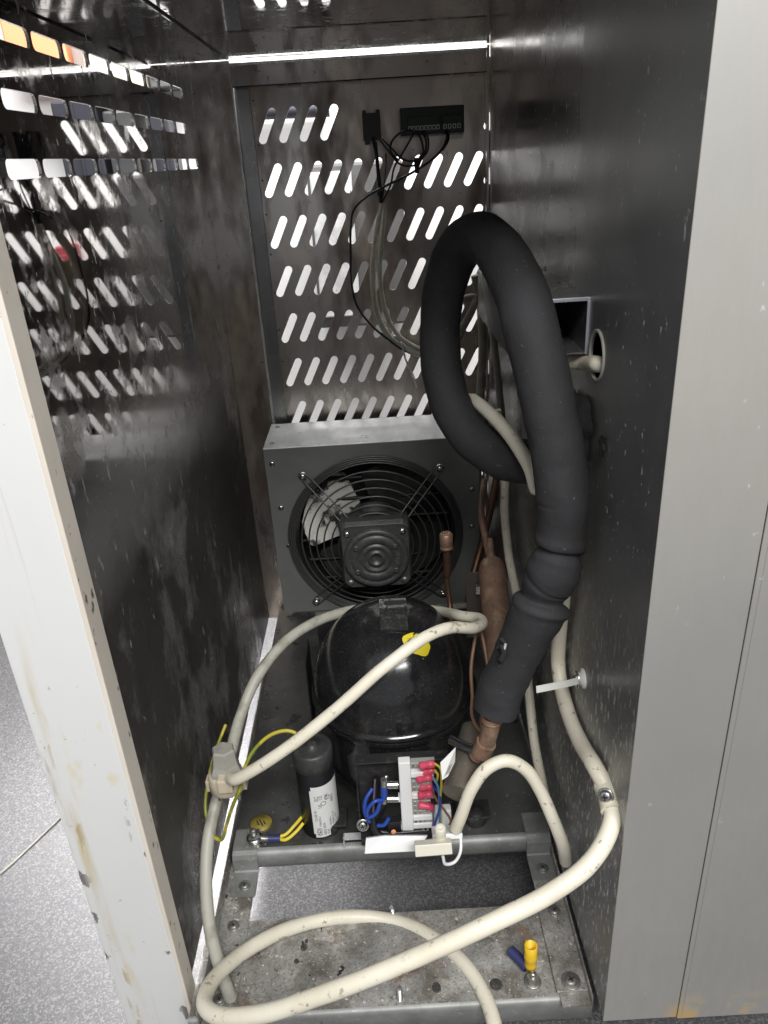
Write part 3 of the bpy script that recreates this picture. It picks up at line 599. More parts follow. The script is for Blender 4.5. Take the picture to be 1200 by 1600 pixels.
# ------------------------------------------------------------------ white terminal block with crimped wires
YT = .182
tb = thing('terminal_block', 'white terminal block with red crimp connectors in front of the compressor', 'terminal block', (-0.0037, 0.1820, 0.0357))
mb = MB(); mb.box((-.0030, YT - .006, .034), (.0098, YT + .004, .145), 0, bev=.0012); mb.box((-.0062, YT - .004, .034), (-.0030, YT + .004, .052), 0); mb.box((-.005, YT - .004, .088), (-.003, YT + .004, .094), 0)
mb.build('strip', M['white_plastic'], tb)
for z in (.125, .094, .062, .050): mb = MB(); mb.box((.0098, YT - .004, z - .0035), (.034, YT + .006, z + .0035), 0, bev=.0008); mb.build('barrier_rib', M['white_plastic'], tb)
mb = MB(); mb.box((.034, YT - .003, .040), (.052, YT + .008, .070), 0, bev=.002); mb.build('end_block', M['white_plastic'], tb)
for z, x1 in ((.137, .036), (.112, .032), (.104, .032), (.083, .030), (.077, .030), (.069, .030), (.056, .032), (.043, .030)):
    mb = MB(); mb.box((.0098, YT - .002, z - .0036), (x1, YT + .006, z + .0036), 0, bev=.001)
    for q in range(4): x = .0115 + q * .0050; mb.box((x, YT - .0026, z - .0022), (x + .0026, YT - .0019, z + .0022), 1)
    mb.build('terminal', [M['clear_grey'], M['zinc']], tb)
for i, (a, b) in enumerate((((0.0197, 0.1780, 0.1377), (0.0352, 0.1760, 0.1419)), ((0.0223, 0.1820, 0.1255), (0.0352, 0.1800, 0.1292)), ((0.0163, 0.1780, 0.1190), (0.0327, 0.1760, 0.1234)), ((0.0195, 0.1820, 0.1038), (0.0326, 0.1800, 0.1066)), ((0.0169, 0.1780, 0.0960), (0.0327, 0.1760, 0.0996)), ((0.0164, 0.1780, 0.0829), (0.0322, 0.1760, 0.0791)))):
    a, b = Vector(a), Vector(b); d = b - a; L = d.length; mb = MB()
    mb.lathe([(0, 0), (.0040, 0), (.0044, .003), (.0034, L * .45), (.0042, L * .55), (.0040, L), (.0028, L), (0, L - .002)], a, d, 14, sx=1.0); mb.build('crimp_connector', M['pink'], tb)
for m_, P, r_ in (('yellow', ((0.0352, 0.1760, 0.1419), (0.0407, 0.1700, 0.1411), (0.0415, 0.1680, 0.1252), (0.0397, 0.1700, 0.0960), (0.0406, 0.1750, 0.0575)), .0013),
               ('yellow', ((0.0352, 0.1800, 0.1292), (0.0381, 0.1750, 0.1275), (0.0366, 0.1760, 0.1158)), .0013),
               ('light_blue', ((0.0327, 0.1760, 0.1234), (0.0374, 0.1700, 0.1163), (0.0389, 0.1700, 0.0914), (0.0391, 0.1750, 0.0528)), .0014),
               ('blue', ((0.0326, 0.1800, 0.1066), (0.0385, 0.1700, 0.1053), (0.0386, 0.1680, 0.0871), (0.0335, 0.1720, 0.0614), (0.0297, 0.1800, 0.0302)), .0014),
               ('brown_wire', ((0.0327, 0.1760, 0.0996), (0.0370, 0.1720, 0.0923), (0.0447, 0.1680, 0.0810), (0.0501, 0.1700, 0.0641), (0.0461, 0.1750, 0.0503), (0.0407, 0.1780, 0.0493)), .0013),
               ('purple_wire', ((0.0322, 0.1760, 0.0791), (0.0316, 0.1760, 0.0571), (0.0292, 0.1820, 0.0300)), .0011)):
    mb = MB(); mb.tube(P, r_, 8, seg=6); mb.build('wire', M[m_], tb)
for py in (1226, 1248):
    mb = MB(); mb.cyl((-0.0168, 0.1800, 0.1123) if py == 1226 else (-0.0179, 0.1800, 0.0920), (-0.0045, 0.1800, 0.1114) if py == 1226 else (-0.0054, 0.1800, 0.0910), .0044, n=16); mb.build('pin', M['zinc'], tb)
for p0, p1 in (((-0.0190, 0.1760, 0.1238), (-0.0195, 0.1760, 0.1148)), ((-0.0204, 0.1760, 0.0983), (-0.0208, 0.1760, 0.0908))):
    mb = MB(); mb.cyl(p0, p1, .0036, n=12); mb.build('ferrule', M['zinc'], tb)
mb = MB(); mb.cyl((-0.0196, 0.1760, 0.1138), (-0.0203, 0.1760, 0.1001), .0038, n=12); mb.build('sleeve', M['blue'], tb)
mb = MB(); mb.lathe([(.0026, 0), (.0024, .001), (0, .0018)], (-0.0168, 0.1760, 0.1272), (0, -1, .3), 10); mb.build('screw', M['zinc'], tb)
for P in (((-0.0206, 0.1740, 0.0966), (-0.0301, 0.1700, 0.0997), (-0.0389, 0.1680, 0.0895), (-0.0382, 0.1680, 0.0791), (-0.0296, 0.1680, 0.0850), (-0.0247, 0.1700, 0.0974)),
          ((-0.0322, 0.1800, 0.1080), (-0.0396, 0.1740, 0.1000), (-0.0419, 0.1700, 0.0858), (-0.0381, 0.1700, 0.0703)),
          ((-0.0164, 0.1720, 0.0721), (-0.0224, 0.1700, 0.0643), (-0.0295, 0.1720, 0.0617))):
    mb = MB(); mb.tube(P, .0022, 8, seg=6); mb.build('wire', M['blue'], tb)
mb = MB(); mb.box((-.019, .174, .044), (-.004, .184, .062), 0, bev=.001); mb.build('relay', M['black_plastic'], tb)
mb = MB(); mb.tube([(-0.0224, 0.1840, 0.0845), (-0.0289, 0.1840, 0.0697), (-0.0338, 0.1840, 0.0585)], .0062, 10); mb.build('rubber_boot', M['black_plastic'], tb)
mb = MB(); mb.tube([(-0.0276, 0.1900, 0.1133), (-0.0313, 0.1880, 0.0876), (-0.0340, 0.1800, 0.0677), (-0.0315, 0.1720, 0.0521), (-0.0194, 0.1680, 0.0440), (0.0046, 0.1680, 0.0449), (0.0304, 0.1760, 0.0397)], .0040, 10); mb.tube([(-0.0336, 0.1800, 0.0628), (-0.0289, 0.1780, 0.0471), (-0.0092, 0.1760, 0.0448), (0.0193, 0.1780, 0.0432)], .0034, 10)
cbk = mb.build('black_lead', M['black_plastic'], tb)
mb = MB(); mb.lathe([(.0028, 0), (.0022, .0006), (0, .0006)], (-0.0126, 0.1715, 0.0512), (0, -1, .4), 10); mb.build('orange_dot', M['orange'], tb)
mb = MB(); mb.tube([(-0.0290, 0.1860, 0.1146), (-0.0319, 0.1820, 0.0892), (-0.0339, 0.1760, 0.0691)], .0012, 6); mb.build('wire', M['purple_wire'], tb)

cov = thing('terminal_cover', 'white plastic terminal cover with cord grip lying on the tray lip', 'cover', (0.0039, 0.1887, 0.0000))
mb = MB(); mb.add([(-0.0390, 0.1119, 0.1115), (-0.0211, 0.1125, 0.1128), (0.0220, 0.1115, 0.1104), (0.0095, 0.0982, 0.1057), (-0.0406, 0.0983, 0.1062)], [(0, 1, 2, 3, 4)])
z = Vector((0, .004, -.003)); mb.add([Vector(p) + z for p in ((-0.0390, 0.1119, 0.1115), (-0.0211, 0.1125, 0.1128), (0.0220, 0.1115, 0.1104), (0.0095, 0.0982, 0.1057), (-0.0406, 0.0983, 0.1062))], [(4, 3, 2, 1, 0)])
a = [Vector(p) for p in ((-0.0390, 0.1119, 0.1115), (-0.0211, 0.1125, 0.1128), (0.0220, 0.1115, 0.1104), (0.0095, 0.0982, 0.1057), (-0.0406, 0.0983, 0.1062))]; mb.add(a + [p + z for p in a], [(i, (i + 1) % 5, 5 + (i + 1) % 5, 5 + i) for i in range(5)])
mb.build('cover_flap', M['white_plastic'], cov)
mb = MB(); p = Vector((0.0411, 0.1122, 0.1117)); R = Matrix.Rotation(-.45, 3, 'X')
mb.box(p - Vector((.0145, .010, .003)), p + Vector((.0150, .012, .003)), 0, R, bev=.0015); mb.build('cover_plate', M['white_plastic'], cov)
mb = MB(); p = Vector((0.0258, 0.0830, 0.1273)); mb.box(p - Vector((.0175, .006, .0055)), p + Vector((.0175, .006, .0055)), 0, Matrix.Rotation(-.03, 3, 'Y') @ R, bev=.0008); mb.build('cord_grip', M['cream_plastic'], cov)
mb = MB(); mb.tube([(0.0539, 0.1115, 0.1219), (0.0539, 0.1020, 0.1134), (0.0522, 0.0931, 0.1063), (0.0461, 0.0893, 0.0982), (0.0370, 0.0852, 0.1013), (0.0348, 0.0848, 0.1123)], .0016, 8); mb.build('hinge_strap', M['white_plastic'], cov)
mb = MB(); mb.lathe([(.0052, 0), (.0055, .008), (.0050, .016), (.0034, .017), (0, .015)], (0.0334, 0.0927, 0.1291), (0, -.2, 1), 16); mb.build('cord_sleeve', M['cream_plastic'], cov)

# ------------------------------------------------------------------ copper pipework
cp = thing('service_valve', 'thin copper service valve stub with brass cap in front of the fan', 'valve', (0.0759, 0.4000, 0.1791))
mb = MB(); mb.tube([(0.0745, 0.4200, 0.2629), (0.0748, 0.4200, 0.2347), (0.0737, 0.4200, 0.2205), (0.0762, 0.4100, 0.1875), (0.0757, 0.3850, 0.1645)], .0038, 10, rf=lambda t, a, p: .0052 if t < .42 else .0036); mb.build('tube', M['copper_dark'], cp)
mb = MB(); a = Vector((0.0745, 0.4200, 0.2647)); b = Vector((0.0741, 0.4200, 0.2858)); mb.lathe([(.0055, 0), (.0085, .001), (.0085, .004), (.0075, .005), (.0082, .006), (.0085, (b - a).length), (.0065, (b - a).length + .002), (.003, (b - a).length + .0022), (.002, (b - a).length), (0, (b - a).length)], a, b - a, 20); mb.build('cap', M['copper'], cp)
mb = MB(); mb.tube([(0.1667, 0.6000, 0.2840), (0.1547, 0.5700, 0.2516), (0.1350, 0.5300, 0.2104), (0.1171, 0.5000, 0.1706), (0.1056, 0.4600, 0.1486), (0.0982, 0.4300, 0.1323)], .0052, 12)
tag(mb.build('copper_pipe', M['copper_dark']), 'dark brown copper pipe running down beside the condenser', 'pipe')
fd = thing('filter_drier', 'fat copper filter drier cylinder standing right of the compressor', 'filter drier', (0.1148, 0.2723, 0.1813))
a, b = Vector((0.1197, 0.2625, 0.1839)), Vector((0.1267, 0.3871, 0.2608)); d = (b - a); L = d.length
mb = MB(); mb.lathe([(0, 0), (.010, .003), (.0165, .012), (.0170, .02), (.0170, L - .013), (.0158, L - .0115), (.0160, L - .008), (.0148, L - .007), (.0153, L - .004), (.0140, L - .002), (.0125, L + .001), (.0060, L + .006), (.0048, L + .012), (.0042, L + .032)], a, d, 28); mb.build('cylinder', M['copper'], fd)
mb = MB(); mb.tube([(0.1253, 0.3935, 0.2628), (0.1239, 0.4222, 0.2768), (0.1228, 0.4497, 0.2999), (0.1321, 0.4856, 0.3291)], .0042, 10); mb.build('tube', M['copper'], fd)
mb = MB(); mb.box((.097, .402, .14), (.118, .4035, .238), 0); mb.build('bracket', M['bracket_brown'], fd)
mb = MB(); mb.box((.108, .392, .212), (.113, .3985, .223), 0); mb.build('bracket_tab', M['zinc'], fd)
mb = MB(); mb.tube([(0.0916, 0.2466, 0.2679), (0.0864, 0.2386, 0.2509), (0.0795, 0.2176, 0.2296), (0.0775, 0.1927, 0.2121), (0.0749, 0.1778, 0.2039), (0.0782, 0.1641, 0.1982), (0.0838, 0.1534, 0.1990)], .0019, 8, seg=10)
tag(mb.build('capillary_tube', M['brown_wire']), 'thin brown capillary tube looping from the white cable past the compressor side', 'tube', 'capillary tubes')
mb = MB(); mb.tube([(0.0925, 0.2483, 0.2667), (0.0957, 0.2370, 0.2473), (0.0974, 0.2157, 0.2256), (0.0948, 0.1937, 0.2141), (0.0875, 0.1749, 0.2095), (0.0826, 0.1631, 0.2078), (0.0835, 0.1519, 0.2028), (0.0867, 0.1474, 0.2026)], .0019, 8, seg=10)
tag(mb.build('capillary_tube', M['brown_wire']), 'thin brown capillary tube that curls under the hose end beside the copper stub', 'tube', 'capillary tubes')
sc = thing('suction_tube', 'olive grey suction tube with copper elbow leading into the black insulated hose', 'tube', (0.0529, 0.1154, 0.1536))
mb = MB(); mb.cyl((0.0522, 0.1138, 0.1620), (0.0782, 0.1786, 0.1821), .0148, .0140, 28); mb.build('tube_body', M['bronze_tube'], sc)
mb = MB(); mb.tube([(0.0739, 0.1368, 0.1872), (0.0806, 0.1316, 0.1996), (0.0855, 0.1279, 0.2223), (0.0895, 0.1274, 0.2493)], .0082, 14, seg=8); mb.tube([(0.0782, 0.1316, 0.1950), (0.0827, 0.1287, 0.2100)], .0098, 14); mb.build('copper_elbow', M['copper'], sc)
mb = MB(); mb.tube([(0.0505, 0.1517, 0.1957), (0.0598, 0.1440, 0.1955), (0.0722, 0.1336, 0.1968)], .0048, 12); mb.build('valve_stem', M['black_gloss'], sc)
mb = MB(); 
for q in range(3): mb.ring(Vector((0.0879, 0.1283, 0.2442)) + Vector((-.0003, 0, -.0022 * q)), (.1, -.3, 1), .0096, .0012, 24, 6)
mb.build('wire_tie', M['copper'], sc)
tg = thing('paper_tag', 'small white printed paper tag hanging beside the suction tube', 'tag', (0.0447, 0.1207, 0.1885))
a = [Vector(p) for p in ((0.0374, 0.1192, 0.1970), (0.0540, 0.1366, 0.1987), (0.0525, 0.1308, 0.1863), (0.0439, 0.1136, 0.1850), (0.0379, 0.1069, 0.1873))]
mb = MB(); z = Vector((0, .0004, .0)); mb.add(a + [p + z for p in a], [(0, 1, 2, 3, 4), (9, 8, 7, 6, 5)] + [(i, (i + 1) % 5, 5 + (i + 1) % 5, 5 + i) for i in range(5)]); mb.build('tag_paper', M['label_white'], tg)
mb = MB(); n_ = (a[2] - a[0]).cross(a[1] - a[0]).normalized(); n_ = n_ if n_.y < 0 else -n_
u_ = (a[1] - a[4]).normalized()
for q in range(4):
    s_ = a[4].lerp(a[3], .2 + .2 * q) + u_ * .004 + n_ * .0005; e_ = s_ + u_ * (.011 - .001 * (q % 2)); wv = (a[3] - a[4]).normalized() * .0006
    mb.add([s_, e_, e_ + wv, s_ + wv], [(0, 1, 2, 3)])
mb.build('tag_print', M['print'], tg)

# ------------------------------------------------------------------ insulated hose
hp = [(0.0908, 0.1279, 0.2503), (0.0963, 0.1305, 0.2723), (0.1060, 0.1309, 0.2966), (0.1155, 0.1291, 0.3232), (0.1255, 0.1266, 0.3531), (0.1326, 0.1273, 0.3781), (0.1398, 0.1252, 0.4040), (0.1429, 0.1258, 0.4336), (0.1432, 0.1264, 0.4652), (0.1399, 0.1342, 0.4983), (0.1338, 0.1448, 0.5326), (0.1283, 0.1600, 0.5650), (0.1229, 0.1804, 0.5965), (0.1168, 0.2060, 0.6229), (0.1087, 0.2409, 0.6429), (0.0987, 0.2780, 0.6514), (0.0856, 0.3121, 0.6418), (0.0749, 0.3422, 0.6119), (0.0678, 0.3590, 0.5655), (0.0670, 0.3478, 0.5182), (0.0748, 0.3257, 0.4829), (0.0904, 0.2978, 0.4588), (0.1154, 0.2702, 0.4468), (0.1418, 0.2435, 0.4488), (0.1641, 0.2108, 0.4614), (0.1863, 0.1882, 0.4718)]
hpc = catmull(hp, 26)
def sst(x, a, b): t = min(1, max(0, (x - a) / (b - a))); return t * t * (3 - 2 * t)
def hr(t, a, p):
    q = t * 25 + .16 * math.cos(a - .6) + .05 * math.sin(2 * a + 1)
    r = .0214
    r += .0016 * math.exp(-((q - 3.9) / .5) ** 2) + .0030 * math.exp(-((q - 4.32) / .16) ** 2) * (1 + .5 * math.cos(a + 1))
    r -= .0045 * sst(q, 4.50, 4.56) * (1 - sst(q, 4.56, 5.15))          # lip of the lower sleeve
    r += .0016 * math.exp(-((q - 5.75) / .35) ** 2) - .0012 * math.exp(-((q - 5.25 - .25 * math.sin(a)) / .06) ** 2)
    q2 = q + .12 * math.sin(a + 2)
    r -= .0050 * sst(q2, 6.08, 6.42) * (1 - sst(q2, 6.42, 6.50)) * (1 - .35 * math.cos(a + 2))
    r += .0012 * math.exp(-((q2 - 6.62) / .16) ** 2)
    r -= .0016 * math.exp(-((q - 7.8) / .035) ** 2) * (.5 + .5 * math.cos(a - 1.2))
    nz = noise.noise(p * 42 + Vector((math.cos(a), math.sin(a), 0)) * .9) * .0011 + noise.noise(p * 130 + Vector((math.cos(a), math.sin(a), 0)) * 2.6) * .00035
    if t < .006: nz += noise.noise(Vector((math.cos(a) * 3, math.sin(a) * 3, 7))) * .0022
    return r + nz + r * (.018 * math.sin(2 * a + q * .9) + .008 * math.sin(q * 5.3 + a) + .015 * math.sin(q * 1.7))
hose = thing('insulated_hose', 'thick black foam insulated hose looping up from the suction tube into the right wall', 'hose', hp[0])
mb = MB(); mb.tube(hpc, .022, 28, smooth=False, rf=hr); mb.build('foam_sleeve', M['foam'], hose)
mb = MB(); mb.tube([(0.0938, 0.1159, 0.3306), (0.0957, 0.1135, 0.3254), (0.0929, 0.1127, 0.3167)], .0028, 8); mb.tube([(0.0968, 0.1138, 0.3332), (0.0944, 0.1121, 0.3225)], .0012, 6, 1); mb.build('tear', [M['foam_dark'], M['galv_bright']], hose)
for k_ in range(7):
    c_ = Vector((0.0972, 0.1193, 0.3307)).lerp(Vector((0.0914, 0.1204, 0.3097)), k_ / 6); mb = MB(); e_ = Vector((random.uniform(-.003, .003), -.004, random.uniform(-.002, .004)))
    mb.tube([c_ - e_, c_ + e_ * .2, c_ + e_], .002, 5, seg=2, rf=lambda t, a, p: .0026 * (1.15 - t) * (1 + .3 * math.sin(3 * a))); mb.build('foam_shred', M['foam_dark'], hose)
mb = MB(); vs = []; n = 28
for r0, dx in ((.0, .012), (.014, .012), (.021, .009), (.027, .004), (.030, .0012)):
    for i in range(n): t = 2 * PI * i / n; rr = r0 * (1 + .14 * math.sin(3 * t + 1) + .09 * math.sin(7 * t) + .05 * math.sin(11 * t + 2)); vs.append((.1722 - dx, .192 + rr * 1.45 * math.cos(t), .503 + rr * .95 * math.sin(t)))
mb.add(vs, [(k_ * n + i, k_ * n + (i + 1) % n, (k_ + 1) * n + (i + 1) % n, (k_ + 1) * n + i) for k_ in range(4) for i in range(n)], 0, True)
mb.build('torn_collar', M['foam_dark'], hose)
mb = MB(); a = [Vector(p) for p in ((0.1685, 0.1175, 0.5196), (0.1692, 0.1128, 0.5181), (0.1690, 0.1157, 0.5119), (0.1692, 0.1121, 0.5080), (0.1688, 0.1157, 0.5003), (0.1678, 0.1197, 0.5026), (0.1680, 0.1183, 0.5084), (0.1676, 0.1229, 0.5115))]
z = Vector((.002, .001, 0)); mb.add(a + [p + z for p in a], [tuple(range(8)), tuple(range(15, 7, -1))] + [(i, (i + 1) % 8, 8 + (i + 1) % 8, 8 + i) for i in range(8)]); mb.build('tear', M['recess'], hose)

# ------------------------------------------------------------------ cables
def cable(name, label, P, r, m='cable', cat='cable', group=None, n=14, seg=10):
    P = catmull(P, seg); P = [p + noise.noise_vector(p * 17) * .0010 for p in P]
    mb = MB(); mb.tube(P, r, n, smooth=False, rf=lambda t, a, p: r * (1 + .03 * noise.noise(p * 60) + .02 * math.cos(2 * a) * noise.noise(p * 25 + Vector((3, 1, 2))))); return tag(mb.build(name, M[m]), label, cat, group)
cable('power_cord', 'thickest cream power cord, clipped to the right wall and looping across the front sheet',
      [(0.1480, 0.1681, 0.4432), (0.1540, 0.1663, 0.3997), (0.1600, 0.1721, 0.3493), (0.1620, 0.1854, 0.2939), (0.1630, 0.1869, 0.2506), (0.1640, 0.1600, 0.2283), (0.1640, 0.1043, 0.2298), (0.1640, 0.0547, 0.2431), (0.1709, 0.0366, 0.2320), (0.1689, 0.0183, 0.2286), (0.1588, 0.0025, 0.2185), (0.1398, -0.0134, 0.2082), (0.1100, -0.0252, 0.1951), (0.0685, -0.0361, 0.1839), (0.0178, -0.0446, 0.1662), (-0.0330, -0.0491, 0.1452), (-0.0860, -0.0463, 0.1162), (-0.1318, -0.0379, 0.0875), (-0.1661, -0.0256, 0.0668), (-0.1860, -0.0051, 0.0517), (-0.1886, 0.0257, 0.0351), (-0.1718, 0.0689, 0.0094), (-0.1358, 0.1049, -0.0085), (-0.0838, 0.1265, -0.0214), (-0.0286, 0.1280, -0.0303), (0.0187, 0.1065, -0.0294), (0.0519, 0.0699, -0.0251), (0.0692, 0.0323, -0.0231), (0.0749, -0.0020, -0.0254), (0.0773, -0.0315, -0.0411)], .0072, n=18)
cable('cream_cable', 'cream cable crossing in front of the compressor dome from the plug',
      [(-0.1674, 0.1327, 0.1801), (-0.1596, 0.1225, 0.1888), (-0.1432, 0.1159, 0.2029), (-0.1096, 0.1116, 0.2288), (-0.0592, 0.1184, 0.2665), (-0.0102, 0.1347, 0.3008), (0.0269, 0.1573, 0.3133), (0.0562, 0.1819, 0.3067), (0.0797, 0.2066, 0.2885), (0.0931, 0.2331, 0.2744), (0.0930, 0.2568, 0.2660), (0.0766, 0.2837, 0.2529), (0.0601, 0.3456, 0.2201), (0.0233, 0.4077, 0.1877), (-0.0268, 0.4180, 0.1866)], .0058)
cable('grey_cable', 'greyed cable coming round the left of the compressor and hanging down behind the plug',
      [(-0.0268, 0.4180, 0.1866), (-0.0632, 0.3902, 0.1981), (-0.0976, 0.3598, 0.2043), (-0.1342, 0.3243, 0.1995), (-0.1617, 0.2830, 0.1823), (-0.1779, 0.2493, 0.1577), (-0.1852, 0.2079, 0.1404), (-0.1954, 0.1754, 0.1183), (-0.2039, 0.1409, 0.0919), (-0.2053, 0.1106, 0.0629), (-0.2015, 0.0844, 0.0307), (-0.1902, 0.0604, -0.0087), (-0.1762, 0.0392, -0.0419), (-0.1644, 0.0224, -0.0660)], .0064, 'cable_grey')
cable('cream_cable', 'cream cable running straight down the rear right corner to the tray',
      [(0.1500, 0.5023, 0.4192), (0.1550, 0.4997, 0.3762), (0.1580, 0.4795, 0.3345), (0.1580, 0.4805, 0.2831), (0.1580, 0.4471, 0.2427), (0.1580, 0.3883, 0.2145), (0.1580, 0.3380, 0.1859), (0.1580, 0.2951, 0.1325), (0.1580, 0.2549, 0.0895), (0.1570, 0.2019, 0.0728), (0.1570, 0.1458, 0.0756)], .0055)
cable('cream_cable', 'cream cable arching up from the terminal cover and down beside the right bracket',
      [(0.0495, 0.1064, 0.1227), (0.0559, 0.1053, 0.1439), (0.0657, 0.1079, 0.1728), (0.0803, 0.1120, 0.1933), (0.0988, 0.1147, 0.1989), (0.1173, 0.1147, 0.1870), (0.1321, 0.1090, 0.1631), (0.1427, 0.0970, 0.1375), (0.1514, 0.0899, 0.1106), (0.1583, 0.1013, 0.0762)], .0062)
cable('cream_cable', 'short pale cable bending over the lower hose loop and into the round wall hole',
      [(0.0911, 0.3779, 0.4410), (0.0928, 0.3599, 0.4733), (0.0971, 0.3331, 0.4868), (0.1084, 0.2884, 0.4857), (0.1222, 0.2397, 0.4760), (0.1309, 0.1970, 0.4628), (0.1337, 0.1756, 0.4500), (0.1425, 0.2003, 0.4791), (0.1456, 0.2262, 0.5153), (0.1512, 0.2297, 0.5415), (0.1618, 0.2185, 0.5505), (0.1735, 0.1964, 0.5551), (0.1750, 0.1579, 0.5633), (0.1900, 0.1864, 0.5547)], .0066)
cable('olive_cable', 'olive cable hanging vertically on the rear panel inside the hose loop', [(0.1507, 0.7150, 0.5571), (0.1582, 0.7150, 0.5200), (0.1620, 0.7150, 0.4725), (0.1587, 0.7120, 0.3942), (0.1522, 0.7100, 0.3004), (0.1538, 0.7000, 0.2263), (0.1552, 0.6800, 0.1183)], .0062, 'cable_olive')
cable('olive_cable', 'thinner olive cable slanting down the rear right corner behind the hose', [(0.1580, 0.6128, 0.5114), (0.1580, 0.5608, 0.4711), (0.1580, 0.5155, 0.4146), (0.1600, 0.5024, 0.3479)], .0048, 'cable_olive')
cable('olive_cable', 'olive cable curving from behind the left hose limb to the corner', [(0.1076, 0.7000, 0.4403), (0.1282, 0.6900, 0.4844), (0.1435, 0.6900, 0.5114), (0.1486, 0.7000, 0.5267), (0.1298, 0.7000, 0.5260)], .0055, 'cable_olive')
cable('white_lead', 'pair of pale leads hanging down the slotted panel from the black cable', [(0.0216, 0.7270, 0.6611), (0.0098, 0.7220, 0.6176), (0.0020, 0.7180, 0.5654), (0.0052, 0.7120, 0.5109), (0.0241, 0.7050, 0.4733), (0.0590, 0.6900, 0.4534), (0.1057, 0.6800, 0.4453)], .0044, 'lead')
cable('white_lead', 'right-hand pale lead of the pair hanging down the slotted panel', [(0.0243, 0.7270, 0.6610), (0.0180, 0.7150, 0.6178), (0.0122, 0.7120, 0.5656), (0.0185, 0.7060, 0.5113), (0.0357, 0.7000, 0.4784), (0.0640, 0.6900, 0.4599), (0.1058, 0.6800, 0.4501)], .0034, 'lead')
ct = thing('cable_tie', 'thin pale cable tie end hanging off the white leads', 'cable tie', (0.0421, 0.6900, 0.4612))
mb = MB(); mb.tube([(0.0386, 0.6900, 0.4681), (0.0433, 0.6900, 0.4447), (0.0537, 0.6880, 0.4192), (0.0579, 0.6880, 0.4011)], .0014, 6); mb.build('tail', M['nylon'], ct)
mb = MB(); mb.ring((0.0406, 0.6970, 0.4645), (1, -.1, .5), .0070, .0014, 20, 6); mb.build('band', M['nylon'], ct)
# tie and clip on the right wall
ct = thing('cable_tie', 'pale nylon cable tie screwed to the right wall behind the power cord', 'cable tie', (0.1730, 0.1330, 0.2757))
mb = MB(); P = [Vector((0.1612, 0.1091, 0.2923)), Vector((0.1480, 0.1001, 0.2968)), Vector((0.1179, 0.0826, 0.3067))]; wv = Vector((0, .001, .0026))
for i in range(2): mb.add([P[i] - wv, P[i + 1] - wv, P[i + 1] + wv, P[i] + wv, P[i] - wv + Vector((0, .001, 0)), P[i + 1] - wv + Vector((0, .001, 0)), P[i + 1] + wv + Vector((0, .001, 0)), P[i] + wv + Vector((0, .001, 0))], [(0, 1, 2, 3), (7, 6, 5, 4), (0, 4, 5, 1), (3, 2, 6, 7), (0, 3, 7, 4), (1, 5, 6, 2)])
mb.build('tail', M['nylon'], ct)
mb = MB(); mb.lathe([(.0095, 0), (.0095, .0015), (.006, .003), (.006, .006), (0, .006)], (0.1730, 0.1330, 0.2757), (-1, 0, 0), 18); mb.build('washer', M['nylon'], ct)
mb = MB(); a = Vector((0.1730, 0.1330, 0.2757)); add_screw(mb, a + Vector((-.006, 0, 0)), (-1, 0, 0), r=.0062, h=.003, washer=.0085); mb.build('screw', [M['zinc'], M['recess']], ct)
cl = thing('cord_clip', 'cream clip screwed to the right wall holding the power cord', 'clip', (0.1730, 0.0438, 0.2245))
mb = MB(); a, b, c_ = Vector((0.1698, 0.0458, 0.2328)), Vector((0.1706, 0.0358, 0.2328)), Vector((0.1693, 0.0200, 0.2296))
mb.tube([a, b, c_], .0095, 18, seg=6); mb.build('band', M['cable'], cl)
mb = MB(); add_screw(mb, Vector((0.1652, 0.0263, 0.2409)), (-.55, -.75, .3), r=.0052, h=.003, washer=.0066); mb.build('screw', [M['zinc'], M['recess']], cl)

# ------------------------------------------------------------------ plug and earth leads
pl = thing('mains_plug', 'grey and beige mains plug hanging by the left wall with pins down', 'plug', (-0.1734, 0.1390, 0.1582))
pb = Vector((-0.1773, 0.1522, 0.1511)); ax = Vector((.02, .10, 1)).normalized()
mb = MB(); mb.lathe([(0, -.002), (.0165, -.002), (.0182, .0), (.0185, .010), (.0180, .014), (.0168, .018), (0, .018)], pb, ax, 32); mb.box(pb + Vector((-.0205, -.006, -.001)), pb + Vector((-.0165, .006, .012)), 0, bev=.001); mb.box(pb + Vector((.0165, -.006, -.001)), pb + Vector((.0205, .006, .012)), 0, bev=.001); mb.build('plug_base', M['plug_beige'], pl)
mb = MB(); mb.lathe([(.0168, .018), (.0165, .022), (.0135, .029), (.0125, .036), (.0120, .044), (.0105, .046), (0, .046)], pb, ax, 6, sm=False); mb.build('plug_body', M['plug_grey'], pl)
mb = MB(); q = pb + Vector((.003, -.014, .018)); mb.box(q - Vector((.0075, .007, .008)), q + Vector((.0075, .006, .008)), 0, bev=.0015); mb.build('cord_exit', M['plug_beige'], pl)
for dx in (-.0095, .0095):
    mb = MB(); mb.cyl(pb + Vector((dx, 0, -.002)), pb + Vector((dx, -.001, -.017)), .0023, n=12); mb.build('pin', M['zinc'], pl)
cable('earth_wire', 'yellow and green earth wire arching from the plug to the compressor side', [(-0.0961, 0.1492, 0.2147), (-0.1084, 0.1514, 0.2194), (-0.1242, 0.1502, 0.2169), (-0.1406, 0.1449, 0.2059), (-0.1516, 0.1380, 0.1911), (-0.1603, 0.1320, 0.1668), (-0.1713, 0.1316, 0.1425), (-0.1810, 0.1351, 0.1147), (-0.1895, 0.1364, 0.0940), (-0.1984, 0.1419, 0.0940), (-0.2050, 0.1538, 0.0960), (-0.2105, 0.1699, 0.1067), (-0.2070, 0.2025, 0.1289), (-0.2018, 0.2297, 0.1399), (-0.1950, 0.2460, 0.1508)], .0019, 'yellow_green', 'wire', n=8)
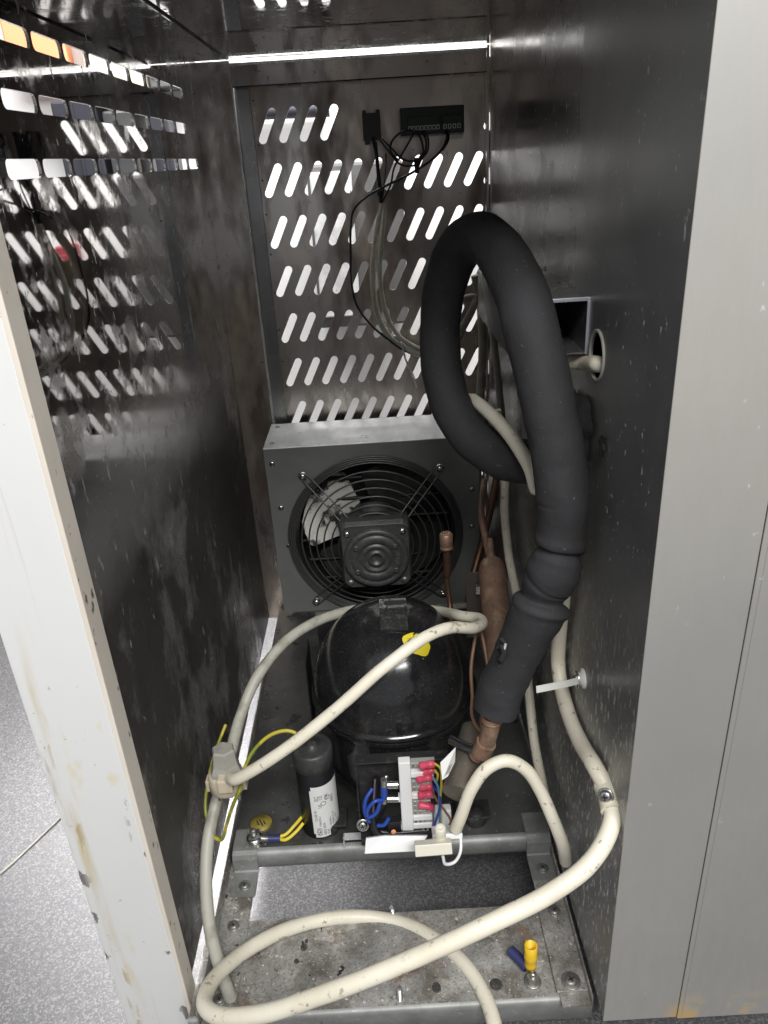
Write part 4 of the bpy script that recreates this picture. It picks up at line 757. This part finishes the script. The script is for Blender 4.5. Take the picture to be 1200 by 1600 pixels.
es = thing('earth_stud', 'silver bolt with stacked washers and blue ring terminal beside the yellow earth sticker', 'stud', (-0.1775, 0.2141, 0.0000))
p = Vector((-0.1765, 0.2122, 0.0000)); mb = MB()
mb.lathe([(.0085, 0), (.0085, .0018), (.0062, .002), (.0062, .005), (.0080, .0053), (.0080, .0068), (.006, .007), (.006, .0085), (.0088, .0088), (.0088, .0106), (0, .0106)], p, (0, 0, 1), 24); mb.build('washer', M['zinc'], es)
mb = MB(); mb.lathe([(.0072, .0106), (.0076, .0115), (.0076, .0165), (.0066, .018), (0, .018)], p, (0, 0, 1), 6, sm=False); mb.build('hex_nut', M['zinc'], es)
mb = MB(); mb.lathe([(.0036, .018), (.0036, .022), (.0028, .023), (0, .023)], p, (0, 0, 1), 14); mb.build('stud_end', M['zinc_dull'], es)
mb = MB(); mb.tube([p + Vector((.006, .0, .008)), p + Vector((.013, .0, .007)), p + Vector((.018, .0, .007))], .0034, 10); mb.build('ring_terminal', M['zinc_dull'], es)
mb = MB(); mb.tube([p + Vector((.016, .0, .007)), p + Vector((.030, .0, .006))], .0045, 12); mb.build('blue_sleeve', M['blue_dark'], es)
for P in (([(-0.1504, 0.2143, 0.0060), (-0.1407, 0.2164, 0.0070), (-0.1303, 0.2242, 0.0120), (-0.1208, 0.2295, 0.0200)]), ([(-0.1504, 0.2133, 0.0050), (-0.1402, 0.2099, 0.0060), (-0.1283, 0.2165, 0.0100), (-0.1192, 0.2236, 0.0160)])):
    mb = MB(); mb.tube([Vector(q) for q in P], .0021, 8); mb.build('wire', M['yellow'], es)
mb = MB(); c_ = Vector((-0.1733, 0.2415, 0.0006)); mb.lathe([(.0145, 0), (.0145, .0004), (0, .0004)], c_, (0, 0, 1), 36)
stk = tag(mb.build('earth_sticker', M['earth_yellow']), 'round yellow earth symbol sticker on the dark tray', 'sticker')
mb = MB()
for dx, h_ in ((-.004, .008), (0, .012), (.004, .006)): mb.box(c_ + Vector((dx - .0008, -h_ / 2, .0005)), c_ + Vector((dx + .0008, h_ / 2, .0009)), 0, Matrix.Rotation(.5, 3, 'Z'))
mb.ring(c_ + Vector((0, 0, .0005)), (0, 0, 1), .0138, .0006, 36, 5); 
so = mb.build('earth_symbol', M['print']); so.parent = stk

# ------------------------------------------------------------------ controller and switch on the rear panel
YC = .716
ctl = thing('temperature_controller', 'black controller back with green terminal strips high on the slotted rear panel', 'controller', (.094, YC, .744))
mb = MB(); mb.box((.0512, YC, .7450), (.1372, YR + .012, .7785), 0, bev=.0012); mb.box((.060, YC - .002, .7685), (.090, YC, .7735), 0); mb.box((.105, YC - .002, .7680), (.128, YC, .7740), 0); mb.box((.0505, YR + .004, .7435), (.1385, YR + .0125, .7455), 1, bev=.0003); mb.build('housing', [M['black_plastic'], M['zinc_dull']], ctl)
for x0, x1, n in ((.060, .1035, 8), (.107, .1325, 4)):
    mb = MB(); mb.box((x0, YC - .008, .7485), (x1, YC - .0002, .7665), 0, bev=.0006); tsn = mb.build('terminal_strip', M['green_block'], ctl)
    for i in range(n):
        x = x0 + (i + .5) * (x1 - x0) / n; mb = MB(); L_ = rrect(x - .0022, .7505, x + .0022, .7560, .0005, 1)
        mb.sheet(L_, [rrect(x - .0013, .7512, x + .0013, .7552, .0003, 1)], lambda u, v: (u, YC - .0082, v), (0, .0004, 0)); mb.build('terminal', M['label_white'], tsn)
mb = MB(); mb.box((.124, YR + .003, .738), (.137, YR + .012, .7435), 0, bev=.0005); mb.build('mounting_clip', M['white_plastic'], ctl)
sw = thing('rocker_switch', 'small black switch body left of the controller on the rear panel', 'switch', (.011, YC, .74))
mb = MB(); mb.box((-.0002, YC - .002, .742), (.0238, YR + .014, .775), 0, bev=.001); mb.box((.0002, YC - .004, .7735), (.005, YR + .01, .7785), 0); mb.box((.0185, YC - .004, .7735), (.0235, YR + .01, .7785), 0); mb.box((.0015, YC - .003, .737), (.009, YC + .006, .743), 0); mb.build('switch_body', M['black_plastic'], sw)
def wire(parent, P, r=.0014): mb = MB(); mb.tube(P, r, 7, seg=7); mb.build('wire', M['wire_black'], parent)
wire(sw, [(0.0130, 0.7120, 0.7452), (0.0161, 0.7080, 0.7254), (0.0173, 0.7120, 0.7014), (0.0176, 0.7220, 0.6725)], .0026)
wire(sw, [(0.0161, 0.7120, 0.7396), (0.0165, 0.7100, 0.7175), (0.0193, 0.7150, 0.6891), (0.0189, 0.7240, 0.6631)], .0022)
wire(sw, [(0.0242, 0.7120, 0.7446), (0.0371, 0.7040, 0.7305), (0.0519, 0.7000, 0.7163), (0.0694, 0.7020, 0.7138), (0.0786, 0.7060, 0.7220)])
wire(sw, [(0.0224, 0.7140, 0.7424), (0.0351, 0.7060, 0.7244), (0.0482, 0.7000, 0.7102), (0.0674, 0.7020, 0.7084), (0.0740, 0.7060, 0.7159)])
wire(sw, [(0.0292, 0.7120, 0.7247), (0.0284, 0.7120, 0.7089), (0.0245, 0.7160, 0.6847), (0.0199, 0.7220, 0.6648)], .0012)
wire(ctl, [(0.0668, 0.7080, 0.7507), (0.0517, 0.7000, 0.7497), (0.0383, 0.7000, 0.7397), (0.0352, 0.7040, 0.7275), (0.0451, 0.7040, 0.7159)])
wire(ctl, [(0.0702, 0.7080, 0.7505), (0.0524, 0.7020, 0.7250), (0.0396, 0.7100, 0.7067), (0.0334, 0.7180, 0.6841), (0.0198, 0.7240, 0.6622)])
wire(ctl, [(0.0728, 0.7080, 0.7503), (0.0786, 0.7000, 0.7336), (0.0791, 0.7000, 0.7219), (0.0728, 0.7020, 0.7128), (0.0711, 0.7100, 0.7001)])
wire(ctl, [(0.0823, 0.7080, 0.7498), (0.0864, 0.6980, 0.7386), (0.0851, 0.6980, 0.7247), (0.0762, 0.7000, 0.7142), (0.0710, 0.7080, 0.7001)])
wire(ctl, [(0.0788, 0.7080, 0.7500), (0.0838, 0.7000, 0.7357), (0.0798, 0.7000, 0.7187), (0.0712, 0.7040, 0.7129)])
wire(ctl, [(0.1116, 0.7080, 0.7482), (0.1117, 0.7020, 0.7388), (0.1043, 0.7000, 0.7252), (0.0885, 0.7020, 0.7120), (0.0602, 0.7060, 0.6975), (0.0243, 0.7100, 0.6833), (-0.0014, 0.7120, 0.6715), (-0.0196, 0.7140, 0.6558), (-0.0260, 0.7140, 0.6307), (-0.0286, 0.7120, 0.5946), (-0.0302, 0.7100, 0.5593), (-0.0243, 0.7080, 0.5246), (-0.0053, 0.7040, 0.4962), (0.0182, 0.7000, 0.4747), (0.0384, 0.6940, 0.4595), (0.0635, 0.6880, 0.4498), (0.0962, 0.6800, 0.4459)], .0017)
wire(ctl, [(0.1151, 0.7080, 0.7480), (0.1143, 0.7030, 0.7371), (0.1053, 0.7020, 0.7236)], .0014)
mb = MB(); mb.cyl((0.0695, 0.7030, 0.7169), (0.0708, 0.7060, 0.6986), .0032, n=10); mb.build('wire_wrap', M['wire_black'], ctl)

# ------------------------------------------------------------------ what shows behind, through the slots
bx = thing('wall_box', 'grey metal box on the white wall, seen through the middle slots of the rear panel', 'wall box', (-.02, 1.449, .375))
mb = MB(); mb.box((-.125, 1.31, .375), (.078, 1.449, .715), 0, bev=.006); mb.build('box_body', M['crate_grey'], bx)
mb = MB(); mb.box((-.118, 1.302, .40), (-.03, 1.31, .70), 0, bev=.003); mb.build('door', M['galv_bright'], bx)
mb = MB(); mb.box((-.71, 1.36, .895), (-.59, 1.40, 1.2), 0, bev=.004)
tag(mb.build('orange_board', M['orange']), 'orange board on the wall seen through the upper left vent slots', 'board')
mb = MB(); mb.box((-.56, 1.36, .86), (-.44, 1.42, 1.1), 0, bev=.005); mb.box((-.56, 1.352, .98), (-.44, 1.36, .99), 0)
tag(mb.build('cream_cupboard', M['cream_thing']), 'small cream cupboard on the wall seen through the upper left vent slots', 'cupboard')
mb = MB(); mb.box((-.645, 1.36, .70), (-.555, 1.449, .862), 0, bev=.004); mb.box((-.602, 1.355, .70), (-.598, 1.36, .862), 0)
tag(mb.build('dark_cupboard', M['dark_thing']), 'dark cupboard on the wall seen through the middle row of left vent slots', 'cupboard')
mb = MB(); mb.box((-.54, 1.35, .69), (-.475, 1.449, .84), 0, bev=.006); mb.box((-.53, 1.345, .75), (-.515, 1.35, .83), 0)
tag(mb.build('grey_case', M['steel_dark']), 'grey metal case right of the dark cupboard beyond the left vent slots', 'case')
mb = MB(); mb.box((-.45, 1.37, .70), (-.41, 1.449, .86), 0, bev=.003); mb.box((-.44, 1.365, .72), (-.42, 1.37, .80), 0)
tag(mb.build('narrow_case', M['dark_thing']), 'narrow dark case beyond the rear end of the lowest left vent slots', 'case')
mb = MB(); mb.box((-.435, 1.37, .875), (-.35, 1.449, .965), 0, bev=.004); mb.box((-.43, 1.365, .90), (-.40, 1.37, .94), 0)
tag(mb.build('dark_case', M['crate_grey']), 'dark grey case on the wall seen through the rear end of the top vent row', 'case')
mb = MB(); mb.cyl((-.26, 1.42, .825), (-.07, 1.42, .822), .016, n=16); mb.cyl((-.10, 1.42, .822), (-.095, 1.42, .822), .02, n=16)
tag(mb.build('dark_pipe', M['dark_thing']), 'dark pipe on the wall behind the top four slots', 'pipe')
mb = MB(); mb.box((.232, 1.37, .53), (.262, 1.449, .580), 0, bev=.004); mb.box((.238, 1.362, .55), (.256, 1.37, .56), 0)
tag(mb.build('red_box', M['red']), 'red box on the wall behind the rear panel, reflected in the left wall', 'box')
